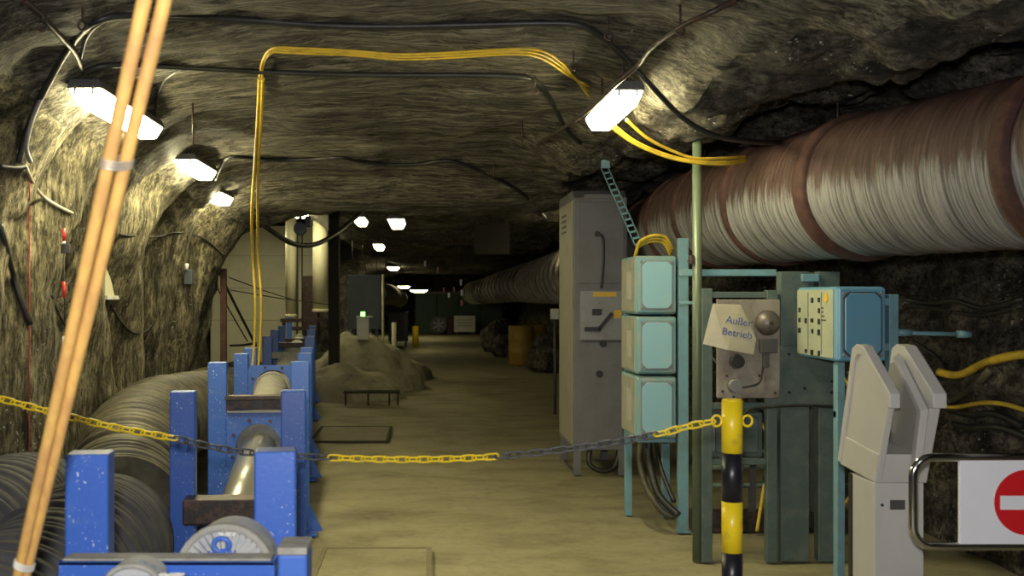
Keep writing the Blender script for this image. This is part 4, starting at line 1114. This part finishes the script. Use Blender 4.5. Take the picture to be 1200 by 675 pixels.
# chain hoist
c = P(352, 268, 12.0)
t = thing('chain_hoist', 'small dark blue hoist hanging between the two cream pipes', 'hoist', c)
MB().cyl(c+Vector((0,-.04,0)), c+Vector((0,.04,0)), .075, 24).build('drum', 'navy', t, .01)
MB().tube([c+Vector((0,0,.06)), Vector((c.x, c.y, roof_z(c.x, c.y)+.03))], .018, 8).build('hanger', 'rust', t)
MB().box(c+Vector((.05,-.02,.02)), c+Vector((.12,.03,.14))).build('gear_case', 'black', t, .01)
MB().tube([c+Vector((.02,0,-.07)), c+Vector((.02,0,-1.1))], .008, 6).build('chain', 'rustbeam', t)
# sagging black hose
pts = [P(300,256,11.0), P(320,272,11.2), P(345,286,11.6), P(370,286,12.0), P(395,273,12.4), P(415,256,12.9), P(428,245,13.3)]
o = MB().tube(smooth_path(pts, 8), .028, 10).build('sagging_hose', 'cable', None, loc=pts[0]); tag(o, 'thick black hose sagging below the brow in front of the cream pipes', 'hose')
# red-brown post & braces
t = thing('red_brown_post', 'dark red-brown steel post left of the hanging yellow cable', 'post', P(262, 500, 10.9))
x = (262-VX)/F*10.9
t.location = (x, 10.9, 0); t['_w'] = (x, 10.9, 0)
MB().box((x-.03, 10.87, 0), (x+.03, 10.93, 1.83)).build('upright', 'rust', t, .004)
for k, (a, b, r, lb) in enumerate((((250,305),(300,405),.016,'thick dark brace sloping down behind the red-brown post'), ((245,320),(290,400),.008,'thin wire sloping behind the red-brown post'), ((268,325),(345,352),.006,'upper thin wire from the red-brown post towards the pipes'), ((270,340),(385,357),.006,'lower thin wire from the red-brown post towards the pipes'), ((300,402),(270,405),.014,'short dark bar low between post and yellow cable'))):
    A, B = P(*a, 11.2), P(*b, 12.5)
    o = MB().tube([A, (A+B)/2-Vector((0,0,.01)), B], r, 6).build('brace_wire', 'cable', None, loc=A); tag(o, lb, 'wire', 'braces and wires at the side bay')

# dark upright timber/column right of cream pipe
t = thing('dark_prop', 'black upright prop right of the blue frames and cream pipe', 'prop', ((394-VX)/F*17, 17, 0))
x = (392-VX)/F*17
MB().box((x-.09, 16.9, 0), (x+.08, 17.1, roof_z(x, 17)+.05)).build('upright', 'darkpit', t, .01)
# dark grey cabinet with pole, white box with green light
Yk = 19; s = F/Yk
def kb(px, py): return ((px-VX)/s, EYE-(py-VY)/s)
x0, z1 = kb(408, 322); x1, z0 = kb(446, 386)
t = thing('hanging_cabinet', 'dark slate-blue cabinet above the white box beyond the salt mounds', 'cabinet', ((x0+x1)/2, Yk, 0))
MB().box((x0, Yk, z0), (x1, Yk+.3, z1)).build('body', 'navy', t, .01)
MB().box((x0+.05, Yk+.1, .0), (x0+.10, Yk+.15, z0)).build('leg', 'navy', t); MB().box((x1-.10, Yk+.1, .0), (x1-.05, Yk+.15, z0)).build('leg', 'navy', t)
for px in (418, 430): MB().tube([P(px,322,Yk+.1), P(px-5,296,Yk+.1), Vector((P(px-5,296,Yk).x, Yk+.1, roof_z(P(px-5,296,Yk).x, Yk)+.02))], .008, 6).build('hanger', 'cable', t)
x, _ = kb(449, 0)
t = thing('slim_pole', 'slim pale pole right of the dark slate-blue cabinet', 'pole', (x, Yk, 0))
MB().cyl((x, Yk-.1, 0), (x, Yk-.1, kb(0,322)[1]), .022, 12).build('tube', 'cream', t); MB().cyl((x, Yk-.1, 0), (x, Yk-.1, .02), .06, 12).build('foot', 'cream', t)
Yk = 17.6; s = F/Yk
x0, z1 = kb(418, 372); x1, z0 = kb(432, 394)
t = thing('white_signal_box', 'white box with a small green light on top behind the salt mound', 'signal box', ((x0+x1)/2, Yk, z0))
MB().box((x0, Yk, z0-.06), (x1, Yk+.15, z1)).build('body', 'labelw', t, .008)
MB().box((x0-.01, Yk-.02, z1), (x1+.06, Yk+.16, z1+.02)).build('lid', 'labelw', t, .004)
MB().cyl(((x0+x1)/2-.0, Yk+.05, z1+.02), ((x0+x1)/2, Yk+.05, z1+.09), .035, 12).build('green_light', 'green_led', t)

def mound(cxp, cy, rx, ry, h, label, seed, mat='salt', z0=0):
    n, m = 40, 18; vs = []; fs = []
    for j in range(m+1):
        q = j/m
        for k in range(n):
            a = 2*PI*k/n
            prof = math.cos(q*PI/2)**.5*(1-.15*q)
            rr = q
            x = rx*rr*math.cos(a); y = ry*rr*math.sin(a)
            nn = fbm(Vector((x*1.6+seed, y*1.6, seed)), 4)
            z = h*(prof + .28*nn*(1-q*.6))
            e = 1+.18*noise.noise(Vector((math.cos(a)*1.5+seed, math.sin(a)*1.5, seed)))
            vs.append(Vector((cxp+x*e, cy+y*e, max(z0-.02, z0+z if q < 1 else z0-.02))))
    for j in range(m):
        for k in range(n): fs.append((j*n+k, j*n+(k+1) % n, (j+1)*n+(k+1) % n, (j+1)*n+k))
    o = MB().add(vs, fs, 0, True).build('salt_mound', mat, None, loc=(cxp, cy, z0)); return tag(o, label, 'mound', 'dusty salt mounds')
mound((400-VX)/F*16.0, 16.4, .95, .7, .46, 'low pale salt mound in front, right of the blue frames', 2.2)
mound((425-VX)/F*17.8, 18.1, 1.1, .9, .93, 'taller salt mound under the white box with green light', 7.1)
mound((478-VX)/F*20, 20.3, .5, .8, .35, 'small salt heap trailing off right of the taller mound', 11.3)
# low trolley frame in front of the mounds
t = thing('low_trolley', 'dark low bench frame lying in shadow before the salt mounds', 'bench frame', P(440, 440, 15.2))
zb = P(440, 440, 15.2)
t.location = (zb.x, 15.2, 0); t['_w'] = (zb.x, 15.2, 0)
MB().box((zb.x-.45, 15.1, .17), (zb.x+.35, 15.35, .20)).build('top', 'darkpit', t)
for dx in (-.42, -.1, .2, .32): MB().box((zb.x+dx-.012, 15.12, 0), (zb.x+dx+.012, 15.15, .18)).build('leg', 'darkpit', t)

# barrels
def barrel(px, Y, lb, m='barrel'):
    x = (px-VX)/F*Y; r = .29
    t = thing('steel_drum', lb, 'barrel', (x, Y, 0), 'drums by the right wall')
    prof = [(0,0),(.275,0),(.29,.01),(.29,.28),(.30,.295),(.29,.31),(.29,.57),(.30,.585),(.29,.60),(.29,.87),(.28,.88),(.27,.86),(0,.86)]
    n = 28; vs = []; fs = []
    for rr, z in prof:
        for k in range(n): vs.append(Vector((x+rr*math.cos(2*PI*k/n), Y+rr*math.sin(2*PI*k/n), z)))
    for i in range(len(prof)-1):
        for k in range(n): fs.append((i*n+k, i*n+(k+1) % n, (i+1)*n+(k+1) % n, (i+1)*n+k))
    MB().add(vs, fs, 0, True).build('drum_body', m, t)
    MB().cyl((x+.15, Y, .86), (x+.15, Y, .89), .03, 10).build('bung', 'darkgrey', t)
barrel(611, 24.2, 'left yellow-brown steel drum by the right wall')
barrel(626, 24.9, 'right yellow-brown steel drum, half behind the other')
def rubble(px, Y, r, lb, k):
    x = (px-VX)/F*Y; bm = MB(); vs = []; n, m = 14, 8
    for j in range(m+1):
        for i in range(n):
            a, b = 2*PI*i/n, PI*j/m; d = Vector((math.sin(b)*math.cos(a), math.sin(b)*math.sin(a), math.cos(b)))
            rr = r*(1+.35*noise.noise(d*1.7+Vector((k*3,0,0))))
            vs.append(Vector((x, Y, r*.6))+Vector((d.x*rr, d.y*rr, max(d.z*rr, -.62*r))))
    fs = [(j*n+i, j*n+(i+1) % n, (j+1)*n+(i+1) % n, (j+1)*n+i) for j in range(m) for i in range(n)]
    o = bm.add(vs, fs).build('rock_boulder', 'rock_right', None, loc=(x, Y, 0)); tag(o, lb, 'boulder', 'boulders by the right wall')
rubble(583, 30, .55, 'large boulder at the right wall left of the drums', 1)
rubble(645, 22, .50, 'boulder between the drums and the grey cabinet', 2)
rubble(592, 27.5, .35, 'small boulder in front of the large one left of the drums', 3)
# hanging dark board
x0, x1 = (556-VX)/F*15.5, (597-VX)/F*15.5; z0, z1 = EYE-(298-VY)/F*15.5, EYE-(263-VY)/F*15.5
t = thing('hanging_board', 'dark square board hung from the roof beyond the brow', 'board', ((x0+x1)/2, 15.5, z1))
MB().box((x0, 15.5, z0), (x1, 15.54, z1)).build('board', 'darkpit', t, .004)
for x in (x0+.02, x1-.06): MB().box((x, 15.51, z1), (x+.04, 15.53, roof_z(x, 15.5)+.03)).build('hanger', 'rust', t)
# white fuse box by cabinet
c = P(649, 368, 14); t = thing('small_white_box', 'small white box left behind the grey cabinet', 'box', c)
MB().box(c+Vector((-.04,0,-.07)), c+Vector((.07,.06,.07))).build('box', 'labelw', t, .006)
MB().tube([c+Vector((0.02,.03,-.07)), Vector((c.x+.02, c.y+.03, 0))], .02, 8).build('stem', 'darkgrey', t)
# end of the gallery : barrier doors, ring sign, white board
Ye = 43
def eb(px, py): return ((px-VX)/F*Ye, EYE-(py-VY)/F*Ye)
t = thing('end_gate', 'dark green gate closing the far end of the gallery', 'gate', (1.0, Ye+.6, 0))
x0, z1 = eb(486, 345); x1, _ = eb(590, 390)
n = 4
for k in range(n):
    a = x0+(x1-x0)*k/n; b = x0+(x1-x0)*(k+1)/n
    MB().box((a+.01, Ye+.6, 0), (b-.01, Ye+.68, z1)).build('leaf', 'darkgreen', t, .01)
MB().box((x0, Ye+.55, z1), (x1, Ye+.7, z1+.12)).build('header', 'darkgrey', t)
x, z = eb(514, 381); t = thing('ring_sign', 'round dark sign with a pale disc at the far end of the gallery', 'sign', (x, Ye, 0))
r = .34
MB().cyl((x, Ye, z), (x, Ye+.04, z), r, 36).build('rim', 'darkgrey', t)
MB().cyl((x, Ye-.01, z), (x, Ye, z), r*.74, 36).build('disc', 'navy', t)
mb = MB()
for k in range(3):
    R = Matrix.Rotation(PI*k/3+.5, 3, 'Y'); mb.box((x-r*.72, Ye-.02, z-.03), (x+r*.72, Ye-.01, z+.03), 0, R)
mb.build('spokes', 'grey', t); MB().cyl((x, Ye+.05, 0), (x, Ye+.05, z), .04, 10).build('stand_pole', 'darkgrey', t)
xa, zt = eb(532, 370); xb, zb_ = eb(557, 389)
t = thing('white_notice_board', 'whitish rectangular notice board right of the round far sign', 'notice board', ((xa+xb)/2, Ye, 0))
MB().box((xa, Ye, zb_), (xb, Ye+.04, zt)).build('board', 'labelw', t, .01)
mb = MB()
for k in range(3): mb.box((xa+.12, Ye-.005, zt-.15-.12*k), (xb-.12, Ye, zt-.18-.12*k))
mb.build('printed_lines', 'grey', t)
for x in (xa+.1, xb-.1): MB().box((x-.02, Ye+.02, 0), (x+.02, Ye+.04, zb_)).build('leg', 'grey', t)
xa, zt = eb(524, 371); xb, zb_ = eb(531, 385)
o = MB().box((xa, Ye+.1, 0), (xb, Ye+.3, zt)).build('red_box', 'rust', None, .01, loc=(xa, Ye, 0)); tag(o, 'dark red cabinet between the round sign and the notice board', 'cabinet')
Ye2 = 33
xa, zt = (455-VX)/F*Ye2, EYE-(366-VY)/F*Ye2; xb = (478-VX)/F*Ye2
t = thing('grey_container', 'dark grey container at the left far down the gallery', 'container', ((xa+xb)/2, Ye2, 0))
MB().box((xa, Ye2, .15), (xb, Ye2+.8, zt)).build('body', 'navy', t, .02)
MB().box((xa+.02, Ye2-.01, .3), (xb-.02, Ye2, zt-.1)).build('front_panel', 'darkgrey', t, .01)
for x in (xa+.05, xb-.1): MB().box((x, Ye2+.1, 0), (x+.06, Ye2+.2, .16)).build('foot', 'darkgrey', t)
x = (487-VX)/F*33; t = thing('yellow_canister', 'small yellow canister beside the dark grey container', 'canister', (x, 33, 0))
MB().cyl((x, 33, 0), (x, 33, .62), .10, 16).build('body', 'yellow', t); MB().cyl((x, 33, .62), (x, 33, .70), .04, 12).build('neck', 'darkgrey', t)
x = (461-VX)/F*20.5; t = thing('short_stake', 'short pale stake standing behind the salt mounds', 'stake', (x, 21, 0)); MB().cyl((x, 21, 0), (x, 21, 1.03), .05, 12).build('stake', 'cream', t)
# far duct at left with bright loops
def far_duct():
    pts = [P(440,343,26)+Vector((0,0,0)), P(452,345,29), P(462,347,33), P(468,350,37)]
    path = resample(smooth_path(pts, 20), .03)
    t = thing('far_ribbed_duct', 'short ribbed duct hanging at the left far down the gallery', 'ventilation duct', pts[0])
    MB().tube(path, .2, 28, 0, True, radii=[.26+.03*math.sin(2*PI*i*.03/.6) for i in range(len(path))]).build('skin', 'duct' if False else 'board', t)
    for q in (10, 100, 200, 280):
        if q < len(path): MB().tube([path[q]+Vector((0,0,.2)), Vector((path[q].x, path[q].y, 2.7))], .01, 6).build('hanger', 'cable', t)
far_duct()
# tiny reflector tags far away
for k, (px, py, Y, m) in enumerate(((498,309,26,'reflwhite'),(513,316,28,'reflred'),(540,331,26,'reflwhite'),(541,343,26,'reflwhite'),(541,355,26,'reflred'),(520,340,30,'reflred'),(532,339,30,'reflred'),(526,346,32,'reflwhite'))):
    c = P(px, py, Y); t = thing('reflector_tag', '', 'reflector tag', c, 'reflector tags hanging far down the gallery')
    lb = ['white tag highest and leftmost of the far hanging reflectors', 'red tag just under the highest white reflector', 'upper white tag of the far vertical string', 'middle white tag of the far vertical string', 'lowest red tag of the far vertical string', 'red tag just right of the far lamps', 'red tag between the far lamps and the vertical string', 'small white tag lowest of the middle reflectors'][k]
    t['label'] = lb
    MB().box(c+Vector((-.025,0,-.07)), c+Vector((.025,.01,.07))).build('plate', m, t)
    MB().tube([c+Vector((0,.005,.07)), Vector((c.x, c.y+.005, roof_z(c.x, c.y)+.05))], .004, 6).build('string', 'cable', t)

# ---------------------------------------------------------------- the flash fired beside the lens
fl_ = bpy.data.lights.new('flash', 'AREA'); fl_.shape = 'DISK'; fl_.size = .12; fl_.energy = 100; fl_.color = (1, .98, .97)
fo = bpy.data.objects.new('flash', fl_); C.objects.link(fo); fo.location = (-.05, -.05, 1.72); fo.rotation_euler = (PI/2, 0, 0)
# ---------------------------------------------------------------- camera & settings
cam = bpy.data.cameras.new('camera'); co = bpy.data.objects.new('camera', cam); C.objects.link(co)
co.location = (0, 0, EYE); co.rotation_euler = (PI/2, 0, 0)
cam.sensor_width = 36; cam.lens = F/1200*36
cam.shift_x = (600-VX)/1200; cam.shift_y = (VY-337.5)/1200
cam.clip_end = 200; cam.clip_start = .05
cam.dof.use_dof = True; cam.dof.focus_distance = 7.0; cam.dof.aperture_fstop = 4.0
SC.camera = co
w = bpy.data.worlds.new('world'); SC.world = w; w.use_nodes = True
w.node_tree.nodes['Background'].inputs[0].default_value = (.02,.02,.018,1); w.node_tree.nodes['Background'].inputs[1].default_value = .2
SC.view_settings.view_transform = 'Standard'; SC.view_settings.look = 'None'; SC.view_settings.gamma = 1; SC.view_settings.use_curve_mapping = False
SC.view_settings.exposure = 0.0
SC.cycles.max_bounces = 6; SC.cycles.use_denoising = True
SC.cycles.sample_clamp_indirect = 6
for o in bpy.data.objects:
    if '_w' in o: del o['_w']
